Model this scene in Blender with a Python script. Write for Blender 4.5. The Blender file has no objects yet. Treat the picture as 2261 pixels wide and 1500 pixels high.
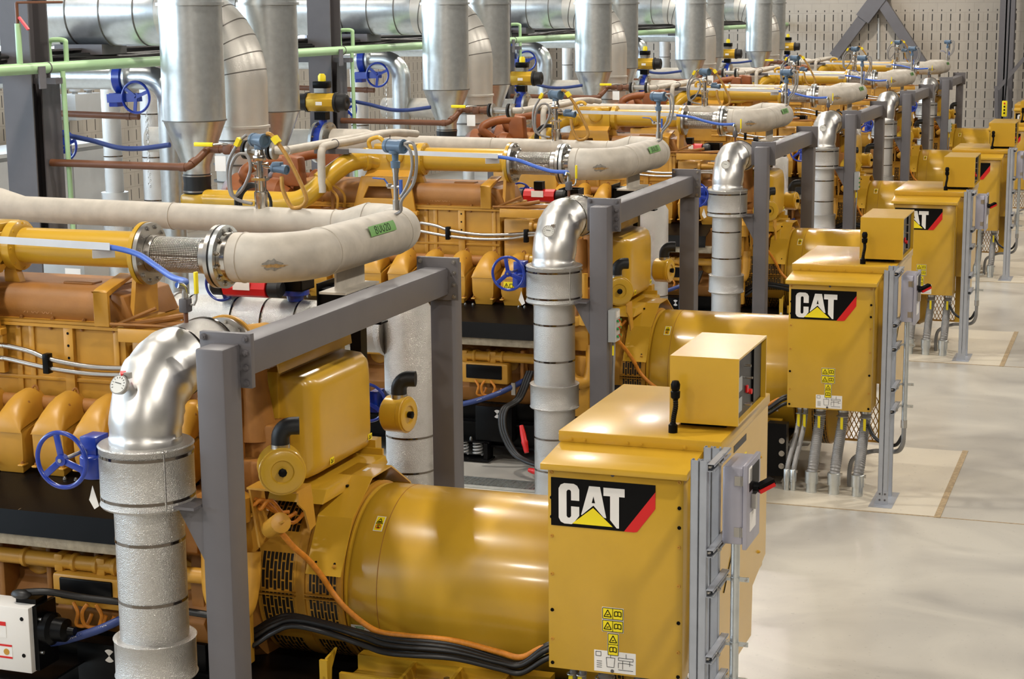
import bpy, bmesh, math, random
from mathutils import Vector, Matrix, Quaternion
random.seed(7)
SC = bpy.context.scene
COL = SC.collection
PI = math.pi
STEP = 6.9837                       # spacing of the generator sets along the hall
UNITS = ('nearest', 'second', 'third', 'fourth', 'fifth', 'farthest')
# ------------------------------------------------------------------ camera
F, PIT, YAW, ROL, CAMH = 3944.501, .1833, .3427, -.0093, 4.4
fw = Vector((-math.sin(YAW)*math.cos(PIT), math.cos(YAW)*math.cos(PIT), -math.sin(PIT)))
r0 = Vector((math.cos(YAW), math.sin(YAW), 0)); u0_ = r0.cross(fw)
rt = math.cos(ROL)*r0 + math.sin(ROL)*u0_
up = -math.sin(ROL)*r0 + math.cos(ROL)*u0_
EYE = Vector((0, 0, CAMH))
cd = bpy.data.cameras.new('camera'); cam = bpy.data.objects.new('camera', cd); COL.objects.link(cam)
cd.sensor_width = 36; cd.lens = F/2261*36; cd.clip_end = 300
cam.matrix_world = Matrix(((rt.x, up.x, -fw.x, 0), (rt.y, up.y, -fw.y, 0), (rt.z, up.z, -fw.z, CAMH), (0, 0, 0, 1)))
SC.camera = cam
def at(px, py, Y, u=0):             # surveyed point: a sight line met with the plane Y of unit u, in the first unit's frame
    d = fw*F + rt*(px-1130.5) + up*(750-py)
    P = EYE + d*((Y+u*STEP)/d.y)
    return Vector((P.x, P.y-u*STEP, P.z))
# ------------------------------------------------------------------ materials
def lin(c):
    return tuple((v/255/12.92 if v <= 10 else ((v/255+.055)/1.055)**2.4) for v in c)
MATS = {}
def mat(name, rgb, rough=.45, metal=0., bump=0., bscale=40., var=.08, vscale=6., coat=0., dirt=None, det=2., spec=None):
    m = bpy.data.materials.new(name); m.use_nodes = True
    nt = m.node_tree; nt.nodes.clear(); N = nt.nodes.new; L = nt.links.new
    out = N('ShaderNodeOutputMaterial'); b = N('ShaderNodeBsdfPrincipled'); L(b.outputs[0], out.inputs[0])
    b.inputs['Roughness'].default_value = rough; b.inputs['Metallic'].default_value = metal
    if coat: b.inputs['Coat Weight'].default_value = coat; b.inputs['Coat Roughness'].default_value = .12
    if spec is not None: b.inputs['Specular IOR Level'].default_value = spec
    c = lin(rgb)
    tc = N('ShaderNodeTexCoord')
    if var > 0:
        n = N('ShaderNodeTexNoise'); n.inputs['Scale'].default_value = vscale; n.inputs['Detail'].default_value = 3
        L(tc.outputs['Object'], n.inputs['Vector'])
        r = N('ShaderNodeValToRGB'); L(n.outputs['Fac'], r.inputs[0])
        r.color_ramp.elements[0].position = .3; r.color_ramp.elements[1].position = .72
        d = lin(dirt) if dirt else tuple(v*(1-var) for v in c)
        r.color_ramp.elements[0].color = (*d, 1); r.color_ramp.elements[1].color = (*[min(1, v*(1+var*.5)) for v in c], 1)
        L(r.outputs[0], b.inputs['Base Color'])
    else:
        b.inputs['Base Color'].default_value = (*c, 1)
    if bump:
        n2 = N('ShaderNodeTexNoise'); n2.inputs['Scale'].default_value = bscale; n2.inputs['Detail'].default_value = det
        L(tc.outputs['Object'], n2.inputs['Vector'])
        bp = N('ShaderNodeBump'); bp.inputs['Strength'].default_value = bump; bp.inputs['Distance'].default_value = .01
        L(n2.outputs['Fac'], bp.inputs['Height']); L(bp.outputs[0], b.inputs['Normal'])
    MATS[name] = m
    return m
YEL = mat('yellow_paint', (203, 159, 44), .3, coat=.3, var=.04)
ENG = mat('engine_paint', (198, 145, 50), .4, var=.1, bump=.05, bscale=30)
OCH = mat('dusty_engine_casting', (156, 104, 44), .55, var=.16, bump=.12, bscale=50)
RUS = mat('turbo_orange', (142, 80, 36), .5, var=.16, bump=.15, bscale=40)
BLK = mat('black_paint', (11, 11, 12), .32, var=.2, bump=.03, bscale=14, spec=.15)
RUB = mat('rubber', (14, 14, 15), .5, var=.1)
CAB = mat('black_cable', (24, 23, 23), .45, var=.1)
GRY = mat('grey_steel_paint', (103, 100, 103), .45, var=.04, bump=.03, bscale=30)
DRK = mat('dark_steel', (88, 84, 86), .5, var=.08)
STU = mat('embossed_aluminium', (198, 195, 190), .28, .86, bump=.6, bscale=210, var=.05, det=1.)
SMO = mat('wrinkled_aluminium', (228, 226, 222), .38, 1., bump=.12, bscale=7, var=.03, det=4.)
QLT = mat('aluminium_lagging', (226, 222, 214), .36, .72, bump=.15, bscale=60, var=.06)
STR = mat('zinc_strut', (178, 182, 190), .42, .55, var=.07, vscale=10)
SEM = mat('dark_seam_metal', (112, 108, 102), .5, .8, var=0)  # darker grey metal for the duct and drum seams
GAL = mat('galvanised_steel', (214, 218, 218), .32, .9, bump=.03, bscale=20, var=.1, vscale=14)
ALU = mat('aluminium_channel', (214, 214, 216), .5, .6, var=.06)
STL = mat('bare_steel', (190, 186, 180), .3, 1., var=.1)
BND = mat('steel_strap', (120, 112, 104), .14, 1., var=0)
BEI = mat('beige_pipe_coating', (194, 186, 173), .55, var=.15, vscale=9., bump=.08, bscale=35)
BLU = mat('blue_paint', (24, 54, 154), .3, coat=.3, var=.06)
HBL = mat('blue_hose', (52, 92, 178), .5, var=.06)
NAV = mat('navy_or_shaded_hose', (44, 62, 120), .5, var=.06)
TXB = mat('transmitter_blue', (88, 112, 136), .38, var=.06)
GRN = mat('pale_green_paint', (172, 208, 158), .4, var=.04)
BRN = mat('primer_brown', (106, 64, 38), .5, var=.1)
RED = mat('red_paint', (212, 24, 24), .4, var=.04)
TAG = mat('yellow_tag', (245, 222, 20), .5, var=0)
WHT = mat('white_label', (236, 232, 226), .5, var=0)
INK = mat('black_ink', (6, 5, 5), .45, var=0, spec=.15)
LGR = mat('light_grey_enamel', (186, 186, 184), .4, var=.04)
BXG = mat('grey_box', (158, 160, 158), .45, var=.04)
TAP = mat('green_tape', (120, 176, 96), .6, var=.05)
GLD = mat('bronze_braid', (186, 142, 72), .38, .6, var=.15, bump=.5, bscale=220)
GCB = mat('grey_conduit', (150, 148, 146), .45, .3, var=.1)
SSB = mat('polished_stainless', (206, 200, 192), .16, 1., var=.05)
INS = mat('quilted_insulation', (168, 156, 134), .7, var=.25, vscale=18, bump=.4, bscale=60)
ORC = mat('orange_loom', (212, 132, 34), .55, var=.2, vscale=40)
GRL = mat('green_lamp', (40, 140, 70), .4, var=0)
GLS = mat('dial_glass', (226, 226, 220), .15, var=0)
BKW = mat('louvre_dark', (20, 19, 18), .5, var=0)

def braid_mat():
    m = mat('woven_wire_braid', (176, 168, 156), .28, 1., var=.06); nt = m.node_tree; N = nt.nodes.new; L = nt.links.new
    b = [n for n in nt.nodes if n.type == 'BSDF_PRINCIPLED'][0]
    tc = [n for n in nt.nodes if n.type == 'TEX_COORD'][0]
    sp = N('ShaderNodeSeparateXYZ'); L(tc.outputs['UV'], sp.inputs[0])
    def M(op, a, bb):
        n = N('ShaderNodeMath'); n.operation = op
        for i, v in enumerate((a, bb)):
            if isinstance(v, (int, float)): n.inputs[i].default_value = v
            elif v is not None: L(v, n.inputs[i])
        return n.outputs[0]
    a = M('MULTIPLY', sp.outputs[0], 188.5); c = M('MULTIPLY', sp.outputs[1], 262.)
    h = M('MULTIPLY', M('SINE', M('ADD', a, c), None), M('SINE', M('SUBTRACT', a, c), None))
    bp = N('ShaderNodeBump'); bp.inputs['Strength'].default_value = 1.; bp.inputs['Distance'].default_value = .004
    L(h, bp.inputs['Height']); L(bp.outputs[0], b.inputs['Normal'])
    r = N('ShaderNodeValToRGB'); L(M('MULTIPLY_ADD', h, .5), r.inputs[0])
    r.inputs[0].links[0].from_node.inputs[2].default_value = .5
    r.color_ramp.elements[0].color = (.09, .075, .06, 1); r.color_ramp.elements[1].color = (.72, .68, .62, 1)
    r.color_ramp.elements[0].position = .2; r.color_ramp.elements[1].position = .62
    L(r.outputs[0], b.inputs['Base Color'])
    return m
BRD = braid_mat()

def mathnodes(nt):
    N = nt.nodes.new; L = nt.links.new
    def M(op, a, b=None, c=None):
        n = N('ShaderNodeMath'); n.operation = op
        for i, v in enumerate((a, b, c)):
            if v is None: continue
            if isinstance(v, (int, float)): n.inputs[i].default_value = v
            else: L(v, n.inputs[i])
        return n.outputs[0]
    return N, L, M
def block_mat(name, axis, pu, pv, slot, rgb):
    """slotted acoustic blockwork: axis is the horizontal coordinate (0 x, 1 y)"""
    m = bpy.data.materials.new(name); m.use_nodes = True; nt = m.node_tree
    N, L, M = mathnodes(nt)
    b = [n for n in nt.nodes if n.type == 'BSDF_PRINCIPLED'][0]; b.inputs['Roughness'].default_value = .8
    tc = N('ShaderNodeTexCoord'); sp = N('ShaderNodeSeparateXYZ'); L(tc.outputs['Object'], sp.inputs[0])
    U = M('FRACT', M('DIVIDE', sp.outputs[axis], pu)); V = M('FRACT', M('DIVIDE', sp.outputs[2], pv))
    s = M('MULTIPLY', M('LESS_THAN', M('ABSOLUTE', M('SUBTRACT', U, .5)), slot), M('LESS_THAN', M('ABSOLUTE', M('SUBTRACT', V, .5)), .36))
    s = M('MULTIPLY', s, M('LESS_THAN', sp.outputs[2], 4.26))
    row = M('FLOOR', M('DIVIDE', sp.outputs[2], pv))
    U2 = M('FRACT', M('ADD', M('DIVIDE', sp.outputs[axis], pu*2), M('MULTIPLY', M('MODULO', row, 2.), .5)))
    j = M('MAXIMUM', M('LESS_THAN', V, .045), M('LESS_THAN', U2, .025))
    n = N('ShaderNodeTexNoise'); n.inputs['Scale'].default_value = 3; L(tc.outputs['Object'], n.inputs['Vector'])
    r = N('ShaderNodeValToRGB'); L(n.outputs['Fac'], r.inputs[0]); c = lin(rgb)
    r.color_ramp.elements[0].color = (*[v*.86 for v in c], 1); r.color_ramp.elements[1].color = (*[v*1.06 for v in c], 1)
    mx = N('ShaderNodeMix'); mx.data_type = 'RGBA'; L(M('MULTIPLY', j, .42), mx.inputs[0]); L(r.outputs[0], mx.inputs[6]); mx.inputs[7].default_value = (*[v*.55 for v in c], 1)
    m2 = N('ShaderNodeMix'); m2.data_type = 'RGBA'; L(s, m2.inputs[0]); L(mx.outputs[2], m2.inputs[6]); m2.inputs[7].default_value = (.03, .026, .024, 1)
    L(m2.outputs[2], b.inputs['Base Color'])
    return m
def floor_mat(name, rgb, rough, cl=.1):
    m = bpy.data.materials.new(name); m.use_nodes = True; nt = m.node_tree
    N, L, M = mathnodes(nt)
    b = [n for n in nt.nodes if n.type == 'BSDF_PRINCIPLED'][0]
    tc = N('ShaderNodeTexCoord'); c = lin(rgb)
    n = N('ShaderNodeTexNoise'); n.inputs['Scale'].default_value = .9; n.inputs['Detail'].default_value = 6; n.inputs['Distortion'].default_value = .8
    L(tc.outputs['Object'], n.inputs['Vector'])
    r = N('ShaderNodeValToRGB'); L(n.outputs['Fac'], r.inputs[0]); r.color_ramp.elements[0].position = .32; r.color_ramp.elements[1].position = .66
    r.color_ramp.elements[0].color = (*[v*(1-cl*2.4)*k for v, k in zip(c, (1, 1, 1.04))], 1); r.color_ramp.elements[1].color = (*[v*(1+cl*.6) for v in c], 1)
    n2 = N('ShaderNodeTexNoise'); n2.inputs['Scale'].default_value = 26; n2.inputs['Detail'].default_value = 4; L(tc.outputs['Object'], n2.inputs['Vector'])
    r2 = N('ShaderNodeValToRGB'); L(n2.outputs['Fac'], r2.inputs[0]); r2.color_ramp.elements[0].position = .28; r2.color_ramp.elements[1].position = .36
    r2.color_ramp.elements[0].color = (.82, .82, .82, 1); r2.color_ramp.elements[1].color = (1, 1, 1, 1)
    mx = N('ShaderNodeMix'); mx.data_type = 'RGBA'; mx.blend_type = 'MULTIPLY'; mx.inputs[0].default_value = 1; L(r.outputs[0], mx.inputs[6]); L(r2.outputs[0], mx.inputs[7])
    L(mx.outputs[2], b.inputs['Base Color'])
    rr = N('ShaderNodeMapRange'); L(n.outputs['Fac'], rr.inputs[0]); rr.inputs[3].default_value = rough*.8; rr.inputs[4].default_value = rough*1.25; L(rr.outputs[0], b.inputs['Roughness'])
    b.inputs['Specular IOR Level'].default_value = .45
    return m
def louvre_mat(name, yc, zc, n_ang, n_x, x0, x1, arcs):
    """yellow sheet punched with staggered slots round a cylinder whose axis is (yc, zc) in object space"""
    m = bpy.data.materials.new(name); m.use_nodes = True; nt = m.node_tree
    N, L, M = mathnodes(nt)
    b = [q for q in nt.nodes if q.type == 'BSDF_PRINCIPLED'][0]; b.inputs['Roughness'].default_value = .42
    tc = N('ShaderNodeTexCoord'); sp = N('ShaderNodeSeparateXYZ'); L(tc.outputs['Object'], sp.inputs[0])
    th = M('DIVIDE', M('ARCTAN2', M('SUBTRACT', sp.outputs[1], yc), M('SUBTRACT', sp.outputs[2], zc)), 2*PI)
    xx = M('DIVIDE', M('SUBTRACT', sp.outputs[0], x0), x1-x0)
    cx = M('MULTIPLY', xx, n_x); col = M('FLOOR', cx); fx = M('FRACT', cx)
    fa = M('FRACT', M('ADD', M('MULTIPLY', th, n_ang), M('MULTIPLY', M('MODULO', col, 2.), .5)))
    s = M('MULTIPLY', M('LESS_THAN', M('ABSOLUTE', M('SUBTRACT', fx, .5)), .37), M('LESS_THAN', M('ABSOLUTE', M('SUBTRACT', fa, .5)), .455))
    fr = M('FRACT', M('MULTIPLY', th, arcs))
    s = M('MULTIPLY', s, M('LESS_THAN', M('ABSOLUTE', M('SUBTRACT', fr, .5)), .385))
    s = M('MULTIPLY', s, M('LESS_THAN', M('ABSOLUTE', M('SUBTRACT', xx, .5)), .42))
    mx = N('ShaderNodeMix'); mx.data_type = 'RGBA'; L(s, mx.inputs[0]); mx.inputs[6].default_value = (*lin((200, 147, 50)), 1); mx.inputs[7].default_value = (.018, .014, .01, 1)
    L(mx.outputs[2], b.inputs['Base Color'])
    return m
# ------------------------------------------------------------------ mesh builder
ORG = Vector((0, 0, 0))
class MB:
    def __init__(s): s.v = []; s.f = []; s.uv = {}
    def add(s, vs, fs):
        o = len(s.v); s.v += [Vector(p) for p in vs]; s.f += [tuple(i+o for i in f) for f in fs]; return s
    def box(s, x0, x1, y0, y1, z0, z1):
        return s.add([(x0,y0,z0),(x1,y0,z0),(x1,y1,z0),(x0,y1,z0),(x0,y0,z1),(x1,y0,z1),(x1,y1,z1),(x0,y1,z1)],
                     [(3,2,1,0),(4,5,6,7),(0,1,5,4),(1,2,6,5),(2,3,7,6),(3,0,4,7)])
    def prism(s, pts, axis, a, b):
        """pts 2-D polygon; axis 'x' -> (y,z), 'y' -> (x,z), 'z' -> (x,y)"""
        def p3(p, t): return (t, p[0], p[1]) if axis == 'x' else (p[0], t, p[1]) if axis == 'y' else (p[0], p[1], t)
        n = len(pts); vs = [p3(p, a) for p in pts]+[p3(p, b) for p in pts]
        fs = [tuple(range(n))[::-1], tuple(range(n, 2*n))]+[(i, (i+1) % n, n+(i+1) % n, n+i) for i in range(n)]
        return s.add(vs, fs)
    def ring(s, c, axis, r, n=24):
        a = Vector(axis).normalized(); t = Vector((0, 0, 1)) if abs(a.z) < .9 else Vector((1, 0, 0))
        e1 = a.cross(t).normalized(); e2 = a.cross(e1)
        return [Vector(c)+e1*(r*math.cos(2*PI*i/n))+e2*(r*math.sin(2*PI*i/n)) for i in range(n)]
    def lathe(s, o, axis, prof, n=24, caps=True):
        """prof: (distance along axis, radius)"""
        a = Vector(axis).normalized(); o = Vector(o); vs = []; fs = []
        for d, r in prof: vs += s.ring(o+a*d, a, max(r, 1e-4), n)
        k = len(prof)
        for j in range(k-1):
            for i in range(n): fs.append((j*n+i, j*n+(i+1) % n, (j+1)*n+(i+1) % n, (j+1)*n+i))
        if caps: fs.append(tuple(range(n))[::-1]); fs.append(tuple(range((k-1)*n, k*n)))
        b = len(s.v); s.add(vs, fs)
        for j in range(k):
            for i in range(n): s.uv[b+j*n+i] = (i/n, prof[j][0])
        return s
    def cyl(s, p0, p1, r, r1=None, n=20):
        p0 = Vector(p0); p1 = Vector(p1); return s.lathe(p0, p1-p0, [(0, r), ((p1-p0).length, r if r1 is None else r1)], n)
    def tube(s, pts, r, n=10, caps=True):
        pts = [Vector(p) for p in pts]; k = len(pts); rr = r if isinstance(r, (list, tuple)) else [r]*k
        T = [(pts[min(i+1, k-1)]-pts[max(i-1, 0)]).normalized() for i in range(k)]
        t = Vector((0, 0, 1)) if abs(T[0].z) < .9 else Vector((1, 0, 0)); e = T[0].cross(t).normalized(); vs = []; fs = []
        for i in range(k):
            e = (e-T[i]*e.dot(T[i])).normalized(); g = T[i].cross(e)
            vs += [pts[i]+e*(rr[i]*math.cos(2*PI*j/n))+g*(rr[i]*math.sin(2*PI*j/n)) for j in range(n)]
        for i in range(k-1):
            for j in range(n): fs.append((i*n+j, i*n+(j+1) % n, (i+1)*n+(j+1) % n, (i+1)*n+j))
        if caps: fs.append(tuple(range(n))[::-1]); fs.append(tuple(range((k-1)*n, k*n)))
        return s.add(vs, fs)
    def torus(s, c, axis, R, r, n=32, m=10):
        cs = s.ring(c, axis, R, n); a = Vector(axis).normalized(); c = Vector(c); vs = []; fs = []
        for p in cs:
            d = (p-c).normalized(); vs += [p+d*(r*math.cos(2*PI*j/m))+a*(r*math.sin(2*PI*j/m)) for j in range(m)]
        for i in range(n):
            for j in range(m): fs.append((i*m+j, ((i+1) % n)*m+j, ((i+1) % n)*m+(j+1) % m, i*m+(j+1) % m))
        return s.add(vs, fs)
    def bar(s, p0, p1, w, h, upv=(0, 0, 1)):
        p0 = Vector(p0); p1 = Vector(p1); a = (p1-p0).normalized(); u = Vector(upv)
        if abs(a.dot(u)) > .95: u = Vector((1, 0, 0))
        e = a.cross(u).normalized()*(w/2); g = e.cross(a).normalized()*(h/2)
        vs = [p0-e-g, p0+e-g, p0+e+g, p0-e+g, p1-e-g, p1+e-g, p1+e+g, p1-e+g]
        return s.add(vs, [(3,2,1,0),(4,5,6,7),(0,1,5,4),(1,2,6,5),(2,3,7,6),(3,0,4,7)])
    def sphere(s, c, r, n=14, sq=(1, 1, 1)):
        c = Vector(c); vs = []; fs = []; m = n//2
        for i in range(m+1):
            ph = PI*i/m
            for j in range(n): vs.append(c+Vector((sq[0]*r*math.sin(ph)*math.cos(2*PI*j/n), sq[1]*r*math.sin(ph)*math.sin(2*PI*j/n), sq[2]*r*math.cos(ph))))
        for i in range(m):
            for j in range(n): fs.append((i*n+j, (i+1)*n+j, (i+1)*n+(j+1) % n, i*n+(j+1) % n))
        return s.add(vs, fs)
    def build(s, name, material, parent=None, bev=0., ang=38, label=None, seg=2):
        org = parent['_o'] if parent is not None else ORG
        org = Vector(org)
        me = bpy.data.meshes.new(name); me.from_pydata([tuple(p-org) for p in s.v], [], s.f)
        if s.uv:
            ul = me.uv_layers.new(name='UVMap')
            for lp in me.loops:
                if lp.vertex_index in s.uv: ul.data[lp.index].uv = s.uv[lp.vertex_index]
        if bev or not s.uv:
            bm = bmesh.new(); bm.from_mesh(me)
            bmesh.ops.remove_doubles(bm, verts=bm.verts, dist=1e-5)
            bmesh.ops.recalc_face_normals(bm, faces=bm.faces)
            if bev:
                es = [e for e in bm.edges if len(e.link_faces) == 2 and e.calc_face_angle(0) > .6]
                bmesh.ops.bevel(bm, geom=es, offset=bev, segments=seg, affect='EDGES', profile=.5, clamp_overlap=True)
            bm.to_mesh(me); bm.free()
        me.polygons.foreach_set('use_smooth', [True]*len(me.polygons))
        me.set_sharp_from_angle(angle=math.radians(ang))
        me.materials.append(material)
        o = bpy.data.objects.new(name, me); COL.objects.link(o)
        if parent is not None:
            o.parent = parent; o['_o'] = list(org)
        else:
            o.location = org; o['_o'] = list(org)
        if label: o['label'] = label
        return o
def spline(pts, k=8, closed=False):
    pts = [Vector(p) for p in pts]; n = len(pts); out = []
    for i in range(n-1):
        p0, p1, p2, p3 = pts[max(i-1, 0)], pts[i], pts[i+1], pts[min(i+2, n-1)]
        for j in range(k):
            t = j/k; out.append(.5*((2*p1)+(p2-p0)*t+(2*p0-5*p1+4*p2-p3)*t*t+(3*p1-p0-3*p2+p3)*t**3))
    return out+[pts[-1]]
def arc(c, a, b, R, a0, a1, n=10):
    c = Vector(c); a = Vector(a); b = Vector(b)
    return [c+a*(R*math.cos(a0+(a1-a0)*i/n))+b*(R*math.sin(a0+(a1-a0)*i/n)) for i in range(n+1)]
def resample(pts, step):
    out = [Vector(pts[0])]; acc = 0
    for p, q in zip(pts, pts[1:]):
        d = (Vector(q)-Vector(p)); L = d.length; t = step-acc
        while t <= L: out.append(Vector(p)+d*(t/L)); t += step
        acc = (acc+L) % step if L < step-acc else L-(t-step)
    return out
def corrugated(pts, r, pitch=.012, dep=.12, n=10):
    ps = resample(spline(pts, 10), pitch/2); rr = [r*(1 if i % 2 else 1-dep) for i in range(len(ps))]
    return MB().tube(ps, rr, n)
def tagset(o, label, cat, group=None, kind=None):
    if label: o['label'] = label
    if cat: o['category'] = cat
    if group: o['group'] = group
    if kind: o['kind'] = kind
    return o
def thing(name, label, cat, loc, group=None):
    e = bpy.data.objects.new(name, None); COL.objects.link(e); e.location = loc; e['_o'] = list(loc); e.empty_display_size = .1
    return tagset(e, label, cat, group)
def struct(mb, name, material, **k):
    o = mb.build(name, material, **k); o['kind'] = 'structure'; return o
BOLT = {}
def bolt(parent, p, axis, r=.014, m=None, h=None):
    m = m or STL; key = (round(r, 4), m.name)
    if key not in BOLT:
        b = MB(); b.lathe((0, 0, 0), (0, 0, 1), [(0, r*1.25), (r*.18, r*1.25)], 12); b.lathe((0, 0, r*.18), (0, 0, 1), [(0, r), (r*.9, r)], 6); b.lathe((0, 0, r), (0, 0, 1), [(0, r*.5), (r*.5, r*.5)], 8)
        me = bpy.data.meshes.new('bolt'); me.from_pydata([tuple(v) for v in b.v], [], b.f); me.materials.append(m); BOLT[key] = me
    o = bpy.data.objects.new('bolt', BOLT[key]); COL.objects.link(o); o.parent = parent
    o.location = Vector(p)-Vector(parent['_o']); o.rotation_mode = 'QUATERNION'; o.rotation_quaternion = Vector(axis).to_track_quat('Z', 'Y'); o['_o'] = [0, 0, 0]
    return o
def kids(o): return [c for c in o.children]
FINE = ('bolt', 'screw')
def copy_tree(o, dy, parent=None, skip=()):
    c = o.copy(); COL.objects.link(c)
    if parent is None: c.location = o.location+Vector((0, dy, 0))
    else: c.parent = parent
    for ch in kids(o):
        if ch.name.split('.')[0] in skip: continue
        copy_tree(ch, dy, c, skip)
    return c
REPEAT = []                         # (object, unit it was built for, units to copy to, label template, skip)
def repeat(o, label, units, u=0, group=None, skip_from=2, skip=FINE):
    o['label'] = label.replace('@', UNITS[u])
    if group: o['group'] = group
    REPEAT.append((o, u, units, label, group, skip_from, skip)); return o
def run_repeats():
    for o, u, units, label, group, sf, skip in REPEAT:
        units = list(units); base = u
        if u not in units:
            base = units[0]; o.location = o.location+Vector((0, (base-u)*STEP, 0)); o['label'] = label.replace('@', UNITS[base])
        for k in units:
            if k == base: continue
            c = copy_tree(o, (k-base)*STEP, None, skip if k >= sf else ())
            c['label'] = label.replace('@', UNITS[k])
ALL = range(6); BACK = range(1, 6)
# ================================================================== GANTRY
t = thing('steel_gantry', '', 'gantry', (-4.55, 9.78, 0))
for y0, y1 in ((8.06, 8.25), (11.30, 11.49)):
    MB().box(-4.632, -4.467, y0, y1, 0, 2.672).build('post', GRY, t, bev=.012)
MB().box(-4.652, -4.474, 8.29, 11.26, 2.472, 2.66).build('beam', GRY, t, bev=.014)
for y, s in ((8.25, -1), (11.26, 1)):
    MB().box(-4.709, -4.405, y, y+.04, 2.433, 2.727).build('end_plate', GRY, t, bev=.003)
    for xx, zz in ((-4.682, 2.70), (-4.435, 2.70), (-4.435, 2.625), (-4.435, 2.545), (-4.435, 2.462), (-4.682, 2.625), (-4.682, 2.545), (-4.682, 2.462)):
        if s < 0: bolt(t, (xx, y, zz), (0, -1, 0), .016, GRY)
        else: bolt(t, (xx, y, zz), (0, -1, 0), .0125, STL)
b = MB().box(-4.80, -4.632, 7.98, 8.17, 1.815, 1.83); b.prism([(-4.632, 1.815), (-4.632, 1.52), (-4.79, 1.815)], 'y', 8.07, 8.085)
b.build('pipe_bracket', GRY, t)
repeat(t, 'grey steel gantry straddling the @ generator', ALL)
# ================================================================== FRONT LAGGED PIPE
t = thing('insulated_pipe', '', 'pipe', (-4.975, 8.10, 0))
PX, PY = -4.975, 8.10
MB().lathe((PX, PY, 0), (0, 0, 1), [(0, .187), (1.82, .187)], 40).build('riser', STU, t)
MB().lathe((PX, PY, 1.80), (0, 0, 1), [(0, .2), (0, .25), (.012, .258), (.022, .252), (.322, .252), (.33, .258), (.338, .25), (.338, .18)], 44).build('valve_sleeve', STU, t)
MB().lathe((PX, PY, .83), (0, 0, 1), [(0, .19), (0, .22), (.01, .227), (.02, .221), (.21, .221), (.22, .227), (.225, .22), (.225, .18)], 40).build('lower_sleeve', STU, t)
for z, r in ((1.60, .187), (1.265, .187), (.55, .187), (.25, .187), (2.08, .252), (1.845, .252)):
    MB().lathe((PX, PY, z), (0, 0, 1), [(0, r-.004), (0, r+.003), (.016, r+.003), (.016, r-.004)], 40, False).build('strap', BND, t)
R = .34
pts = [(PX, PY, 2.12), (PX, PY, 2.17)]+arc((PX, PY+R, 2.17), (0, -1, 0), (0, 0, 1), R, 0, PI/2, 18)
# hammered sheet elbow: the radius wanders a little from gore to gore
el = MB().tube(pts, [.194+.004*math.sin(i*1.7)+(.006 if i in (6, 7, 13) else 0) for i in range(len(pts))], 40)
for i, p in enumerate(el.v):
    k_ = i//40; q_ = Vector(pts[k_]); inn_ = Vector((PX, PY+R, 2.17))-q_; rad_ = (p-q_).normalized(); wt_ = max(0., rad_.dot(inn_.normalized())) if k_ > 1 else 0.
    p = p+rad_*(.013*wt_*wt_*math.sin(k_*2.4+rad_.x*1.5))
    el.v[i] = p+Vector((math.sin(p.z*31+p.y*17), math.cos(p.x*29+p.z*13), math.sin(p.x*23+p.y*27)))*.002
el.build('elbow_jacket', SMO, t, ang=70)
MB().lathe((PX, PY+R, 2.505), (0, 1, 0), [(-.02, .196), (.34, .192), (.36, .18), (.42, .14), (.56, .13)], 40).build('branch_jacket', STU, t)
for y in (.0, .33): MB().lathe((PX, PY+R+y, 2.505), (0, 1, 0), [(0, .19), (0, .2), (.016, .2), (.016, .19)], 40, False).build('strap', BND, t)
fl = MB().lathe((PX, 8.985, 2.48), (0, 1, 0), [(0, .09), (0, .185), (.03, .185), (.03, .09)], 36).build('flange', STL, t)
MB().lathe((PX, 9.017, 2.48), (0, 1, 0), [(0, .09), (0, .195), (.02, .195), (.02, .09)], 36).build('rust_flange', ENG, t)
for i in range(10):
    a = 2*PI*i/10+.2; bolt(fl, (PX+.158*math.cos(a), 8.985, 2.48+.158*math.sin(a)), (0, -1, 0), .014)
MB().cyl((PX, 9.037, 2.47), (PX, 9.5, 2.42), .13).build('outlet_stub', ENG, t)
MB().bar((PX+.2, PY-.155, 1.81), (PX+.2, PY-.155, 2.12), .012, .006).build('lap_seam', STU, t)
repeat(t, 'silver lagged coolant riser with a domed elbow in front of the @ generator', ALL)
# thermometer
def gauge(u, P, N, lab):
    t = thing('dial_thermometer', lab, 'thermometer', P, 'dial thermometers on the pipe elbows'); N = Vector(N).normalized(); P = Vector(P)
    MB().lathe(P, N, [(-.03, .03), (-.022, .05), (.0, .054), (.006, .054), (.006, .048)], 28).build('case', STL, t)
    f = MB().lathe(P, N, [(.0062, .0475), (.008, .0475)], 28).build('dial', GLS, t)
    e = N.cross(Vector((0, 0, 1))).normalized(); g = e.cross(N)
    m = MB(); m.bar(P+N*.0095-e*.018+g*.004, P+N*.0095+e*.022+g*.01, .003, .003, N)
    for i in range(11):
        a = -2.1+4.2*i/10; d = e*math.sin(a)+g*math.cos(a); m.bar(P+N*.0095+d*.033, P+N*.0095+d*.042, .002, .002, N)
    m.build('needle', INK, f)
    MB().cyl(P-N*.02, P-N*.11, .009, n=10).build('stem', STL, t)
    MB().box(P.x+.015, P.x+.05, P.y+.02, P.y+.05, P.z+.03, P.z+.06).build('clip', STL, t)
    if u == 0: MB().bar(P-N*.0+g*.05-e*.015, P-N*.03+g*.075+e*.02, .03, .02).build('red_tab', RED, t, label='red adjuster tab')
GA = at(263, 850, 7.93); gauge(0, GA+Vector((0, 0, 0)), (-.1, -.85, .45), 'round dial thermometer with a red tab, on the elbow nearest the camera')
GB = at(1211, 511, 7.90, 1)
for k in range(1, 5): gauge(k, GB+Vector((0, k*STEP, 0)), (.3, -.85, .35), 'round white dial thermometer on the silver elbow of the %s generator' % UNITS[k])
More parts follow.
